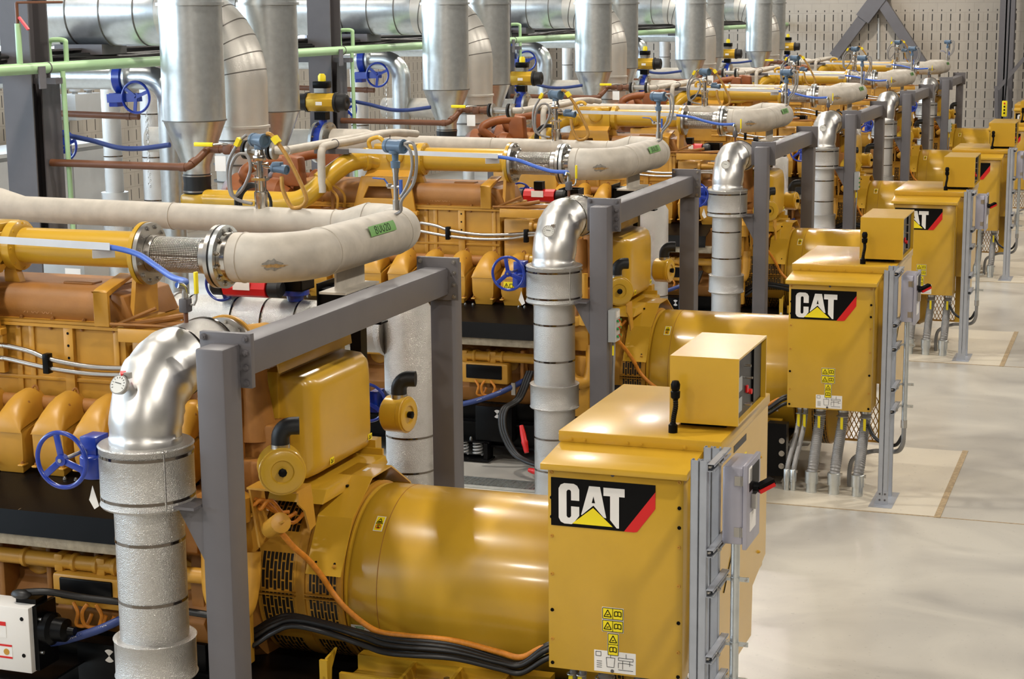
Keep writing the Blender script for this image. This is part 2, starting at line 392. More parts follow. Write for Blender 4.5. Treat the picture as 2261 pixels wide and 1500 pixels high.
# handwheel butterfly valve
t = thing('handwheel_valve', '', 'valve', (-5.30, 7.95, 2.0))
HW = Vector((-5.304, 7.80, 2.085))
w = MB().torus(HW, (0, 1, 0), .148, .0125, 44, 10).build('handwheel_rim', BLU, t)
for a in (100, 220, 340):
    a = math.radians(a); d = Vector((math.cos(a), 0, math.sin(a)))
    MB().bar(HW+d*.02, HW+d*.138, .012, .036, d.cross(Vector((0, 1, 0)))).build('spoke', BLU, t, bev=.003)
MB().lathe(HW, (0, 1, 0), [(-.016, .018), (-.014, .03), (.02, .03)], 18).build('hub', BLU, t)
MB().cyl(HW+Vector((0, -.022, 0)), HW+Vector((0, .23, 0)), .011, n=12).build('shaft', STL, t)
g = MB().box(-5.335, -5.235, 8.02, 8.15, 2.0, 2.16); g.lathe((-5.275, 8.06, 1.93), (0, 0, 1), [(0, .07), (.02, .078), (.12, .078), (.13, .06)], 18)
g.build('gearbox', BLU, t, bev=.006)
MB().cyl((-5.24, 8.09, 1.97), (-5.19, 8.1, 1.97), .035, n=14).build('valve_neck', BLU, t)
MB().prism([(-5.25, 1.90), (-5.215, 1.79), (-5.245, 1.77), (-5.275, 1.82)], 'y', 7.99, 7.993).build('paper_tag', WHT, t, label='white paper tag')
repeat(t, 'blue three-spoke handwheel valve at the silver riser of the @ generator', ALL)
# bleed ball valve and hose on top of the elbow
t = thing('ball_valve', '', 'valve', (-5.0, 8.62, 2.66))
BV = Vector((-5.0, 8.62, 2.68))
MB().cyl(BV, BV+Vector((0, 0, .10)), .013, n=12).build('copper_nipple', BRN, t)
MB().box(-5.026, -4.974, 8.585, 8.655, 2.755, 2.835).build('body', DRK, t, bev=.01)
MB().cyl((-5, 8.62, 2.835), (-5, 8.62, 2.87), .018, n=8).build('union', STL, t)
MB().tube([(-5, 8.62, 2.865), (-5, 8.62, 2.89), (-5.003, 8.605, 2.905), (-5.02, 8.58, 2.912)], .017, 10).build('hose_elbow', STL, t)
MB().tube([(-4.975, 8.62, 2.80), (-4.945, 8.62, 2.80), (-4.93, 8.62, 2.83), (-4.928, 8.62, 2.865)], .007, 8).build('lever', STL, t)
MB().box(-4.935, -4.92, 8.605, 8.635, 2.862, 2.985).build('lever_sleeve', TAG, t, bev=.003, label='yellow lever sleeve')
repeat(t, 'small ball valve with a yellow lever on the elbow of the @ generator', ALL)
A = Vector((-7.6, 9.50, 2.985)); B = Vector((-5.99, 9.47, 2.96))
hp = [A+Vector((0, 0, .016)), A.lerp(B, .5)+Vector((0, 0, .016))]+spline([B+Vector((-.12, 0, .016)), B+Vector((.02, -.005, .012)), at(305, 562, 9.38), at(345, 588, 9.2), at(380, 612, 8.95), at(410, 622, 8.72), (-5.02, 8.58, 2.912)], 8)
o = MB().tube(hp, .018, 12).build('blue_hose', HBL); tagset(o, '', 'hose'); repeat(o, 'blue rubber hose drooping to the elbow of the @ generator', ALL)
# cable channel carrying the hose along the charge pipe
o = MB()
A = Vector((-7.6, 9.50, 2.985)); B = Vector((-5.99, 9.47, 2.96))
o.bar(A, B, .05, .004); o.bar(A+Vector((0, -.024, .022)), B+Vector((0, -.024, .022)), .003, .045); o.bar(A+Vector((0, .024, .012)), B+Vector((0, .024, .012)), .003, .025)
o.bar(B+Vector((-.13, -.02, -.03)), B+Vector((-.02, .06, -.03)), .03, .05)
o = o.build('cable_channel', ALU); tagset(o, '', 'cable tray'); repeat(o, 'thin aluminium channel alongside the yellow pipe of the @ generator', ALL)
# ================================================================== BEIGE PIPE LOOP
NY, FY, NZ, FZ = 9.90, 11.78, 2.88, 2.87
t = thing('pipe_loop', '', 'pipe', (-5.0, 10.7, 2.72))
R = .33; cx = -4.95
pts = [(-5.42, NY, NZ), (-5.35, NY, NZ)]+arc((cx-R, NY+R, NZ), (0, -1, 0), (1, 0, 0), R, 0, PI/2, 12)
far = arc((cx-R, FY-R, FZ), (1, 0, 0), (0, 1, 0), R, 0, PI/2, 12)
pts += far+[(-5.32, FY, FZ)]
rr = [.157]*len(pts)
pts += [(-5.5, FY, FZ), (-5.6, FY, FZ), (-8.22, FY, 2.90), (-8.45, FY, 2.91), (-8.85, FY, 2.91)]; rr += [.1, .1, .1, .15, .15]
body = MB().tube(pts, rr, 36).build('pipe', BEI, t, ang=50)
for p, ax, r in (((-5.3, NY, NZ), (1, 0, 0), .157), ((cx, NY+R+.02, NZ), (0, 1, 0), .157), ((cx, FY-R-.04, FZ), (0, 1, 0), .157), ((-5.3, FY, FZ), (1, 0, 0), .157), ((-5.56, FY, FZ), (1, 0, 0), .1), ((-6.9, FY, 2.885), (1, 0, 0), .1)):
    MB().torus(p, ax, r, .005, 36, 6).build('weld', BEI, t)
MB().lathe((-5.425, NY, NZ), (1, 0, 0), [(0, .1), (0, .158), (.055, .16)], 36, False).build('neck', SSB, t)
def flange(x, m, nm, r=.2, th=.028):
    f = MB().lathe((x, NY, NZ), (1, 0, 0), [(0, .1), (0, r), (th, r), (th, .1)], 44).build(nm, m, t, bev=.0)
    return f
f = flange(-5.455, GAL, 'flange')
for i in range(12):
    a = 2*PI*(i+.5)/12; bolt(f, (-5.427, NY+.172*math.cos(a), NZ+.172*math.sin(a)), (1, 0, 0), .013)
flange(-5.468, RUB, 'gasket', .196, .013)
flange(-5.497, STL, 'flange')
# stain patches and marking tape
def patch(y0, y1, a0, a1, m, nm, cxx=cx, r=.159, n=8, lab=None):
    b = MB(); vs = []; fs = []
    for j in range(2):
        for i in range(n+1):
            a = a0+(a1-a0)*i/n; vs.append((cxx+r*math.cos(a), (y0, y1)[j], NZ+.02+r*math.sin(a)))
    for i in range(n): fs.append((i, i+1, n+2+i, n+1+i))
    return b.add(vs, fs).build(nm, m, t, label=lab)
tp = patch(10.70, 11.12, .18, .62, TAP, 'green_tape', r=.1605, lab='strip of green masking tape')
def glyphs(strokes, org, eu, ev, nrm, w, nm, m, parent):
    b = MB(); org = Vector(org); eu = Vector(eu); ev = Vector(ev); nrm = Vector(nrm)
    for st in strokes:
        for p, q in zip(st, st[1:]): b.bar(org+eu*p[0]+ev*p[1], org+eu*q[0]+ev*q[1], w, .0012, nrm)
    return b.build(nm, m, parent)
def oval(x, y, rx, ry, n=10, a0=0, a1=2*PI): return [(x+rx*math.cos(a0+(a1-a0)*i/n), y+ry*math.sin(a0+(a1-a0)*i/n)) for i in range(n+1)]
a = .40; nr = Vector((math.cos(a), 0, math.sin(a))); ev = Vector((-math.sin(a), 0, math.cos(a)))
glyphs([oval(.06, .014, .016, .012), oval(.06, -.012, .018, .014), [(.1, .025), (.1, -.012), (.118, -.024), (.135, -.01), (.135, .025)], [(.155, .025), (.155, -.01), (.172, -.024), (.19, -.01), (.19, .02)],
        [(.21, .018), (.225, .026), (.235, .012), (.21, -.022), (.24, -.022)], oval(.268, 0, .018, .025)], Vector((cx, 10.74, NZ+.02))+nr*.162, (0, 1, 0), ev, nr, .004, 'handwriting', INK, tp)
def worn(ph0, ph1, th0, th1, m, nm, off, wob):
    vs = []; fs = []; n = 10
    for j in range(n+1):
        for i in range(n+1):
            u_ = i/n*2-1; v_ = j/n*2-1; k_ = math.sqrt(max(1-.5*v_*v_, .1)); k2 = math.sqrt(max(1-.5*u_*u_, .1))
            ph = math.radians((ph0+ph1)/2+(ph1-ph0)/2*u_*k_*(1+wob*math.sin(v_*5))); th = math.radians((th0+th1)/2+(th1-th0)/2*v_*k2*(1+wob*math.sin(u_*6)))
            q = .33+(.157+off)*math.cos(th); vs.append((cx-.33+q*math.sin(ph), NY+.33-q*math.cos(ph), NZ+(.157+off)*math.sin(th)))
    for j in range(n):
        for i in range(n): a_ = j*(n+1)+i; fs.append((a_, a_+1, a_+n+2, a_+n+1))
    return MB().add(vs, fs).build(nm, m, t, label='scuffed bare patch on the pipe')
worn(20, 34, -22, 4, mat('scuffed_primer', (150, 146, 138), .5, var=.3, vscale=60), 'scuff_patch', .001, .18)
worn(20, 37, -15, -7, mat('ochre_scrape', (186, 150, 96), .6, var=.3, vscale=60), 'scuff_patch', .0016, .25)
repeat(t, 'beige painted pipe loop returning over the @ generator', ALL)
# braided bellows between loop and charge pipe
t = thing('braided_bellows', '', 'expansion joint', (-5.72, NY, NZ-.12))
MB().lathe((-5.96, NY, NZ), (1, 0, 0), [(0, .113), (.03, .115), (.1, .112), (.2, .114), (.3, .112), (.38, .115)], 44, False).build('braid', BRD, t)
for x in (-5.965, -5.575): MB().lathe((x, NY, NZ), (1, 0, 0), [(0, .1), (0, .12), (.045, .12), (.045, .1)], 40).build('ferrule', STL, t)
MB().lathe((-5.535, NY, NZ), (1, 0, 0), [(0, .1), (0, .108), (.035, .11)], 36, False).build('stub', STL, t)
f = MB().lathe((-5.995, NY, NZ), (1, 0, 0), [(0, .1), (0, .2), (.028, .2), (.028, .1)], 44).build('flange', STL, t)
for i in range(12):
    a = 2*PI*(i+.5)/12; bolt(f, (-5.967, NY+.172*math.cos(a), NZ+.172*math.sin(a)), (1, 0, 0), .013)
repeat(t, 'braided steel bellows between two flanges above the @ generator', ALL)
# pipe shoe and channel
t = thing('pipe_support', '', 'support', (-5.05, 10.9, 2.2))
MB().box(-5.0, -4.985, 10.55, 11.0, 2.58, 2.73).build('shoe_web', BEI, t)
MB().box(-5.09, -4.9, 10.5, 11.05, 2.565, 2.58).build('shoe_plate', BEI, t)
b = MB().box(-5.2, -4.75, 10.72, 10.735, 2.34, 2.56); b.box(-5.2, -4.75, 10.72, 10.84, 2.55, 2.562); b.box(-5.2, -4.75, 10.72, 10.84, 2.34, 2.352); b.box(-5.2, -4.75, 10.88, 11.0, 2.55, 2.562); b.box(-5.205, -5.195, 10.7, 11.0, 2.3, 2.6)
b.build('channel', BLK, t)
MB().box(-5.06, -4.98, 10.9, 11.0, 0, 2.34).build('stanchion', BLK, t)
repeat(t, 'beige saddle on a black channel under the beige loop of the @ generator', ALL)
# ================================================================== TRANSMITTERS
def head(P, ax, r, L, parent, nm='transmitter_head'):
    P = Vector(P); a = Vector(ax).normalized()
    MB().lathe(P-a*L/2, a, [(0, r*.7), (.006, r*.98), (L*.2, r), (L*.22, r*.9), (L*.45, r*.92), (L*.78, r*.9), (L*.8, r), (L*.985, r), (L, r*.94), (L, r*.7), (L*.94, r*.66), (L*.94, .001)], 22).build(nm, TXB, parent)
TA = at(577, 455, FY)
t = thing('pressure_transmitter', '', 'transmitter', (TA.x, FY, 2.97))
X = TA.x
MB().lathe((X, FY, 2.960), (0, 0, 1), [(0, .05), (.06, .046), (.085, .05), (.125, .05), (.13, .034)], 18).build('weld_fitting', SSB, t)
b = MB().cyl((X, FY, 3.080), (X, FY, 3.335), .024, n=14); b.box(X-.055, X+.055, FY-.035, FY+.035, 3.170, 3.190)
for s in (-.04, .04): b.cyl((X+s, FY, 3.080), (X+s, FY, 3.205), .007, n=8)
b.build('stem', SSB, t)
b = MB().box(X-.04, X+.04, FY-.03, FY+.03, 3.315, 3.355); b.cyl((X-.07, FY, 3.295), (X+.07, FY, 3.295), .012, n=10); b.bar((X-.07, FY-.03, 3.325), (X-.02, FY-.03, 3.245), .012, .012); b.lathe((X, FY, 3.355), (0, 0, 1), [(0, .04), (.03, .03), (.06, .028)], 16)
b.build('manifold', SSB, t, bev=.003)
head((X, FY, 3.465), (.85, -.5, 0), .052, .17, t)
MB().box(X-.03, X+.03, FY-.03, FY+.03, 3.395, 3.435).build('neck', TXB, t, bev=.008)
b = MB(); P2 = Vector((X+.16, FY, 3.260)); head(P2, (1, -.2, -.1), .036, .14, t)
MB().box(P2.x-.05, P2.x+.02, P2.y-.03, P2.y+.03, P2.z+.015, P2.z+.05).build('side_cover', TXB, t, bev=.006)
MB().cyl((X+.03, FY, 3.275), (P2.x-.05, FY, 3.265), .011, n=8).build('impulse_tube', SSB, t)
q = corrugated([(X+.08, FY-.03, 3.515), (X+.13, FY-.03, 3.495), (X+.25, FY-.03, 3.335), (X+.37, FY-.03, 3.100), (X+.37, FY-.03, 3.010), (X+.27, FY-.03, 2.980), (X+.2, FY-.03, 3.1), (X+.18, FY-.01, 3.205)], .0165, .01, .08, 10)
q.build('bronze_conduit', GLD, t, label='bronze braided conduit')
MB().bar((X+.14, FY-.035, 3.495), (X+.175, FY-.035, 3.450), .042, .05, (0, 1, 0)).build('yellow_tag', TAG, t, label='yellow cable tag')
q = corrugated([(X-.09, FY-.02, 3.505), (X-.16, FY-.02, 3.445), (X-.25, FY-.03, 3.275), (X-.23, FY-.03, 3.060), (X-.14, FY-.03, 3.1), (X-.06, FY-.04, 3.245), (X-.08, FY-.04, 3.355), (X-.16, FY-.05, 3.355), (X-.22, FY-.05, 3.235), (X-.2, FY-.05, 3.050), (X-.05, FY-.04, 3.000)], .013, .01, .1, 9)
q.build('grey_conduit', GCB, t, label='grey flexible conduit')
MB().bar((X-.14, FY-.03, 3.480), (X-.17, FY-.03, 3.425), .032, .05, (0, 1, 0)).build('yellow_tag', TAG, t, label='yellow cable tag')
repeat(t, 'tall blue twin-head transmitter with bronze conduit on the beige pipe of the @ generator', ALL)
o = MB()
for i, dz in enumerate((0, .02, .045)):
    pp = arc((X-.14, FY+.14+.02*i, 2.98), (1, 0, 0), (0, 0, 1), .15-.012*i, -.3, PI+.3, 18); o.tube(pp, .011, 8)
o = o.build('coiled_cable', CAB); tagset(o, '', 'cable'); repeat(o, 'coil of black cable behind the twin-head transmitter of the @ generator', range(0, 4))
t = thing('gauge_transmitter', '', 'transmitter', (-4.87, 11.3, 3.0))
X, Y = -4.87, 11.3
MB().lathe((X, Y, 3.040), (0, 0, 1), [(0, .024), (.07, .024), (.07, .017), (.2, .017), (.2, .02), (.26, .02), (.26, .024), (.31, .024)], 14).build('stem', STL, t)
b = MB().cyl((X-.06, Y, 3.200), (X+.03, Y, 3.200), .013, n=10); b.cyl((X-.05, Y, 3.2), (X-.05, Y, 3.220), .022, n=10); b.build('bleed_valve', STL, t)
b = MB().bar((X-.06, Y, 3.220), (X-.085, Y, 3.250), .012, .008); b.bar((X-.085, Y, 3.252), (X-.17, Y, 3.258), .024, .008); b.build('blue_lever', HBL, t, label='blue valve lever')
MB().box(X+.03, X+.045, Y-.015, Y+.015, 3.150, 3.250).build('blue_lever', HBL, t, label='blue valve lever')
b = MB().lathe((X, Y, 3.330), (0, 0, 1), [(0, .02), (0, .032), (.045, .034), (.05, .02)], 14); b.build('sensor_body', TXB, t)
MB().lathe((X, Y, 3.380), (0, 0, 1), [(0, .022), (.045, .024), (.05, .044), (.07, .046)], 14).build('neck', TXB, t)
head((X, Y, 3.480), (.94, -.35, 0), .05, .17, t)
q = corrugated([(X+.08, Y-.03, 3.500), (X+.15, Y-.03, 3.5), (X+.17, Y-.03, 3.380), (X+.14, Y-.02, 3.230), (X+.05, Y-.02, 3.110), (X+.03, Y, 3.030), (X-.06, Y, 2.99)], .012, .01, .1, 9); q.build('grey_conduit', GCB, t)
q = corrugated([(X+.08, Y-.03, 3.495), (X+.13, Y-.04, 3.450), (X+.14, Y-.04, 3.340), (X+.1, Y-.03, 3.220), (X+.04, Y-.02, 3.130)], .011, .01, .1, 9); q.build('grey_conduit', GCB, t)
repeat(t, 'blue single-head transmitter with a blue-levered valve at the loop end of the @ generator', ALL)
# ================================================================== REAR LAGGED PIPE WITH TEE
t = thing('insulated_tee_pipe', '', 'pipe', (-5.18, 12.2, 0))
MB().lathe((-5.18, 12.2, 0), (0, 0, 1), [(0, .187), (2.18, .187), (2.24, .15), (2.24, .001)], 40).build('riser', STU, t)
MB().lathe((-5.34, 12.2, 2.03), (-1, 0, 0), [(0, .187), (3.3, .187)], 40).build('branch', STU, t)
MB().lathe((-5.33, 12.2, 2.03), (-1, 0, 0), [(0, .21), (.02, .212), (.06, .19)], 40).build('tee_collar', STU, t)
for x in (-5.6, -6.06, -6.34, -6.6, -7.0): MB().lathe((x, 12.2, 2.03), (1, 0, 0), [(0, .18), (0, .190), (.014, .190), (.014, .18)], 40, False).build('strap', BND, t)
for z in (1.22, .95, .62): MB().lathe((-5.18, 12.2, z), (0, 0, 1), [(0, .18), (0, .190), (.014, .190), (.014, .18)], 40, False).build('strap', BND, t)
MB().lathe((-7.15, 12.2, 2.03), (1, 0, 0), [(0, .18), (0, .2), (.02, .2), (.02, .18)], 40).build('joint_band', STU, t)
repeat(t, 'silver lagged tee pipe standing behind the @ generator', ALL)
t = thing('actuator_mount', '', 'bracket', (-6.1, 12.2, 2.22))
b = MB().box(-6.23, -6.0, 12.08, 12.3, 2.30, 2.31); b.box(-6.23, -6.22, 12.08, 12.3, 2.3, 2.4); b.box(-6.01, -6.0, 12.08, 12.3, 2.3, 2.4); b.box(-6.23, -6.0, 12.08, 12.09, 2.3, 2.40); b.box(-6.23, -6.0, 12.29, 12.3, 2.3, 2.4)
b.build('bracket_box', BLK, t)
b = MB().lathe((-6.11, 12.19, 2.21), (0, 0, 1), [(0, .06), (.05, .07), (.05, .11), (.09, .11)], 12); b.build('valve_top', BLU, t)
repeat(t, 'black box on a blue valve top, rear silver pipe of the @ generator', ALL)
t = thing('valve_actuator', '', 'actuator', (-6.4, 12.05, 2.40))
P = at(1195, 432, 12.0, 1); z = P.z
MB().cyl((-6.6, 12.0, z), (-6.24, 12.0, z), .075, n=8).build('body', RED, t)
for x0, x1 in ((-6.72, -6.6), (-6.24, -6.12)):
    MB().lathe((x0, 12.0, z), (1, 0, 0), [(0, .05), (.02, .07), (.1, .07), (.12, .05)], 20).build('end_cap', RUB, t)
MB().box(-6.5, -6.36, 11.918, 11.925, z-.01, z+.06).build('label_plate', WHT, t)
MB().box(-6.48, -6.38, 11.95, 12.05, z+.07, z+.16).build('switch_box', BLK, t)
repeat(t, 'red spring actuator with black end caps behind the @ generator', range(0, 4))
t = thing('rear_handwheel', '', 'valve', (-6.85, 12.1, 2.25))
c = at(487, 628, 12.05)
MB().torus(c, (0, 1, 0), .125, .011, 36, 8).build('handwheel_rim', BLU, t)
for a in (50, 170, 290):
    a = math.radians(a); d = Vector((math.cos(a), 0, math.sin(a))); MB().bar(c+d*.01, c+d*.122, .012, .03, d.cross(Vector((0, 1, 0)))).build('spoke', BLU, t)
MB().cyl(c, c+Vector((0, .1, 0)), .011, n=10).build('shaft', STL, t)
MB().box(c.x-.05, c.x+.09, c.y+.1, c.y+.2, c.z-.11, c.z+.06).build('gearbox', BLU, t, bev=.008)
repeat(t, 'blue handwheel on the rear silver pipe of the @ generator', ALL)
t = thing('tee_handwheel', '', 'valve', (-5.42, 12.0, 1.5))
c = Vector((-5.42, 11.97, 1.5))
MB().torus(c, (0, 1, 0), .14, .012, 36, 8).build('handwheel_rim', BLU, t)
for a in (90, 210, 330):
    a = math.radians(a); d = Vector((math.cos(a), 0, math.sin(a))); MB().bar(c+d*.01, c+d*.138, .012, .03, d.cross(Vector((0, 1, 0)))).build('spoke', BLU, t)
MB().box(-5.42, -5.36, 12.0, 12.14, 1.42, 1.58).build('gearbox', BLU, t)
repeat(t, 'blue handwheel beside the rear tee pipe, low behind the @ generator', ALL)
# ================================================================== ENGINE
t = thing('gas_engine', '', 'engine', (-6.8, 10.03, .55))
AY = 10.03
# crankcase: stepped casting with pan rails and inspection covers
b = MB().prism([(9.25, .55), (9.16, .72), (9.30, .86), (9.30, 1.1), (9.12, 1.18), (9.12, 1.50), (9.45, 1.52), (10.61, 1.52), (10.94, 1.5), (10.94, 1.18), (10.76, 1.1), (10.76, .86), (10.9, .72), (10.81, .55)], 'x', -8.6, -5.28)
for i in range(9):
    x = -8.45+i*.35; b.box(x-.02, x+.02, 9.13, 9.3, .74, 1.12)
b.build('crankcase', OCH, t, bev=.012)
for i in range(9):
    x = -8.28+i*.35
    o = MB().lathe((x, 9.30, .98), (0, -1, 0), [(0, .1), (.02, .1), (.03, .085)], 20).build('inspection_cover', ENG, t)
# air chest between the cylinder banks
XL, XR = -8.35, -6.06
b = MB().box(XL, XR, 9.68, 10.38, 1.5, 2.42)
for i, x in enumerate((-8.2, -7.85, -7.5, -7.15, -6.85, -6.75, -6.12)):
    b.box(x-.02, x+.02, 9.665, 9.68, 1.62, 2.415)
b.box(XL, XR, 9.662, 9.68, 2.06, 2.085)
b.build('air_chest', ENG, t, bev=.004)
for x in (-7.35, -6.46):
    s = MB().box(x-.035, x+.035, 9.645, 9.68, 1.62, 2.415)
    s = s.build('drilled_rib', ENG, t, bev=.004)
    h = MB()
    for z in (1.72, 1.80, 1.88, 1.96, 2.14, 2.22, 2.30, 2.38): h.cyl((x, 9.650, z), (x, 9.643, z), .009, n=10)
    h.build('rib_hole', INK, s)
b = MB().box(XL-.03, XR+.035, 9.64, 10.42, 2.415, 2.435); b.box(XL-.03, XR+.035, 9.65, 10.41, 2.437, 2.455)
b.build('chest_flange', ENG, t)
for i in range(10): bolt(t, (XL+.1+i*.235, 9.70, 2.455), (0, 0, 1), .012, OCH); bolt(t, (XL+.1+i*.235, 9.675, 2.405), (0, -1, 0), .011, OCH)
prof = [(9.715, 2.455), (9.70, 2.50)]+[(9.83-.135*math.cos(PI/2*i/8), 2.525+.14*math.sin(PI/2*i/8)) for i in range(9)]+[(10.23+.135*math.sin(PI/2*i/8), 2.525+.14*math.cos(PI/2*i/8)) for i in range(9)]+[(10.36, 2.455)]
def cut(x, k): return [(x, 10.03+(y-10.03)*k, z) for y, z in prof]
b = MB(); vs = cut(XL, 1)+cut(-6.22, 1)+[(-6.22+(.16 if z < 2.5 else .16*(1-(z-2.455)/.19)), 10.03+(y-10.03)*.97, z) for y, z in prof]; n = len(prof)
fs = [(j*n+i, j*n+(i+1) % n, (j+1)*n+(i+1) % n, (j+1)*n+i) for j in range(2) for i in range(n)]+[tuple(range(n))[::-1], tuple(range(2*n, 3*n))]
b.add(vs, fs); o = b.build('cooler_cover', OCH, t, ang=50)
MB().box(-6.62, -6.4, 9.86, 9.99, 2.66, 2.68).build('cover_pad', OCH, o, bev=.01)
glyphs([[(0, 0), (.03, .03), (.03, 0)], oval(.06, .015, .012, .015), [(.09, 0), (.09, .03)], [(.11, .03), (.11, 0), (.13, 0)], [(-.12, -.05), (-.09, -.02), (-.09, -.05)], oval(-.05, -.035, .012, .015), oval(-.02, -.035, .012, .015), oval(.03, -.035, .012, .015), oval(.06, -.035, .012, .015), [(.09, -.05), (.09, -.02)]],
       (-6.7, 9.706, 2.54), (1, 0, 0), (0, .15, .98), (0, -1, .1), .006, 'cast_marks', OCH, o)
# strap over the right-hand end of the cover
b = MB().box(-6.245, -6.135, 9.62, 9.645, 2.44, 2.66); b.prism([(9.62, 2.66), (9.645, 2.635), (9.72, 2.66), (9.95, 2.72), (9.95, 2.74), (9.70, 2.69), (9.64, 2.675)], 'x', -6.245, -6.135)
b.build('lifting_strap', ENG, t, bev=.006)
b = MB().prism([(-6.20, 2.46), (-6.02, 2.46), (-6.09, 2.62), (-6.18, 2.64)], 'y', 9.73, 10.3); b.build('end_casting', OCH, t, bev=.01)
b = MB().prism([(9.74, 2.46), (10.05, 2.46), (10.05, 2.75), (9.80, 2.75)], 'x', -6.06, -6.03); b.box(-6.12, -5.98, 9.75, 10.05, 2.455, 2.475); b.build('flange_pedestal', ENG, t)
# rail, links and lower right-hand end
MB().box(-6.0, -5.42, 9.50, 9.52, 2.375, 2.46).build('side_rail', ENG, t, bev=.004)
b = MB().tube([(-6.1, 9.58, 2.47), (-5.3, 9.60, 2.475)], .01, 8); b.tube([(-6.1, 9.60, 2.45), (-5.85, 9.72, 2.56)], .012, 8); b.tube([(-6.05, 9.65, 2.45), (-5.7, 9.85, 2.5)], .02, 8); b.tube([(-6.0, 9.72, 2.44), (-5.5, 9.9, 2.46)], .02, 8)
b.build('linkage', OCH, t)
MB().box(-6.03, -5.72, 9.7, 10.36, 1.5, 2.34).build('end_housing', ENG, t, bev=.015)
b = MB().box(-5.72, -5.30, 9.78, 10.28, 1.5, 2.08); b.lathe((-5.5, 9.9, 2.0), (0, 0, 1), [(0, .12), (.2, .12), (.22, .1)], 18); b.build('gear_cover', OCH, t, bev=.02)
for pts, r, m in (([(-5.72, 9.62, 2.28), (-5.5, 9.62, 2.28), (-5.38, 9.6, 2.22), (-5.1, 9.55, 2.05)], .035, ENG), ([(-5.62, 9.75, 2.30), (-5.38, 9.75, 2.29), (-5.28, 9.72, 2.24), (-5.05, 9.6, 2.1)], .03, ENG),
                  ([(-5.72, 9.50, 1.97), (-5.2, 9.50, 1.97)], .045, YEL), ([(-5.62, 9.42, 1.84), (-5.3, 9.42, 1.84)], .025, OCH),
                  ([(-5.02, 9.18, 1.9), (-5.02, 9.18, 1.62), (-5.0, 9.2, 1.5), (-4.9, 9.3, 1.42)], .03, ENG), ([(-5.12, 9.35, 2.2), (-5.1, 9.3, 1.9), (-5.12, 9.3, 1.4)], .07, OCH)):
    MB().tube(spline(pts, 6), r, 12).build('coolant_pipe', m, t)
for x, z in ((-5.72, 2.28), (-5.72, 1.97)): MB().lathe((x, 9.5 if z < 2 else 9.62, z), (1, 0, 0), [(0, .055), (.03, .055), (.04, .045)], 14).build('pipe_ferrule', ENG, t)
# rocker (valve) covers, both banks
def rocker(x, sgn):
    yf, w = 9.32, .110
    def Y(y): return y if sgn > 0 else 2*AY-y
    o = MB()
    low = [(-w*.80, 1.53), (w*.80, 1.53), (w, 1.66), (w*1.04, 1.80), (-w*1.04, 1.80), (-w, 1.66)]
    b = MB(); a = [(x+p, Y(9.27+(.03 if z < 1.6 else 0)), z) for p, z in low]; c = [(x+p, Y(9.62), z+.07) for p, z in low]; n = 6
    b.add(a+c, [tuple(range(n)), tuple(range(n, 2*n))[::-1]]+[(i, (i+1) % n, n+(i+1) % n, n+i) for i in range(n)])
    for s in (-1, 1): b.box(x+s*w*.9-.02, x+s*w*.9+.02, min(Y(9.25), Y(9.32)), max(Y(9.25), Y(9.32)), 1.585, 1.60)
    lo = b.build('rocker_base', ENG, t, bev=.01)
    m = MB(); rows = []; K = 12
    for j, (yy, zb, hh, ww) in enumerate(((9.262, 1.80, .008, 1.07), (9.265, 1.815, .03, 1.0), (9.285, 1.822, .075, .97), (9.33, 1.83, .115, .93), (9.39, 1.84, .15, .90), (9.46, 1.85, .17, .86), (9.54, 1.86, .172, .82), (9.60, 1.865, .15, .78), (9.64, 1.87, .09, .74), (9.65, 1.88, .01, .7))):
        r = []
        for i in range(K+1):
            a = PI*i/K; cx_ = math.copysign(abs(math.cos(a))**.78, math.cos(a)); sz = math.sin(a)**.8
            r.append((x+cx_*w*ww, Y(yy), zb+hh*sz))
        rows.append(r)
    vs = [p for r in rows for p in r]; n = K+1
    fs = [(j*n+i, j*n+i+1, (j+1)*n+i+1, (j+1)*n+i) for j in range(len(rows)-1) for i in range(n-1)]+[(j*n+n-1, j*n, (j+1)*n, (j+1)*n+n-1) for j in range(len(rows)-1)]+[tuple(range(n))[::-1], tuple(range((len(rows)-1)*n, len(rows)*n))]
    m.add(vs, fs); hi = m.build('rocker_cover', YEL if False else ENG, t, ang=50)
    if sgn > 0:
        MB().sphere((x+w*.58, 9.43, 1.95), .03, 12, (.5, .9, .9)).build('bolt_recess', OCH, hi)
        MB().tube(arc((x+.03, 9.56, 2.01), (.5, .2, 0), (0, 0, 1), .035, 0, PI, 8), .007, 6).build('lifting_eye', OCH, hi)
        for s in (-1, 1): bolt(lo, (x+s*w*.9, 9.28, 1.60), (0, 0, 1), .011, OCH)
    return hi
for i in range(9):
    x = -5.50-.30*i; h = rocker(x, 1)
    if i < 6: rocker(x, -1)
    if i == 1:
        d = MB().box(x-.075, x+.03, 9.252, 9.256, 1.70, 1.775).build('warning_label', TAG, h)
        glyphs([[(-.06, .01), (-.035, .055), (-.01, .01), (-.06, .01)], [(.0, .012), (.03, .012), (.03, .05), (.0, .05), (.0, .012)], [(-.036, .02), (-.034, .04)]], (x-.01, 9.251, 1.705), (1, 0, 0), (0, 0, 1), (0, -1, 0), .005, 'label_mark', INK, d)
    m = MB().tube([(x-.15, 9.60, 1.92), (x+.15, 9.60, 1.92)], .055, 12)
    m.build('manifold_runner', OCH, t)
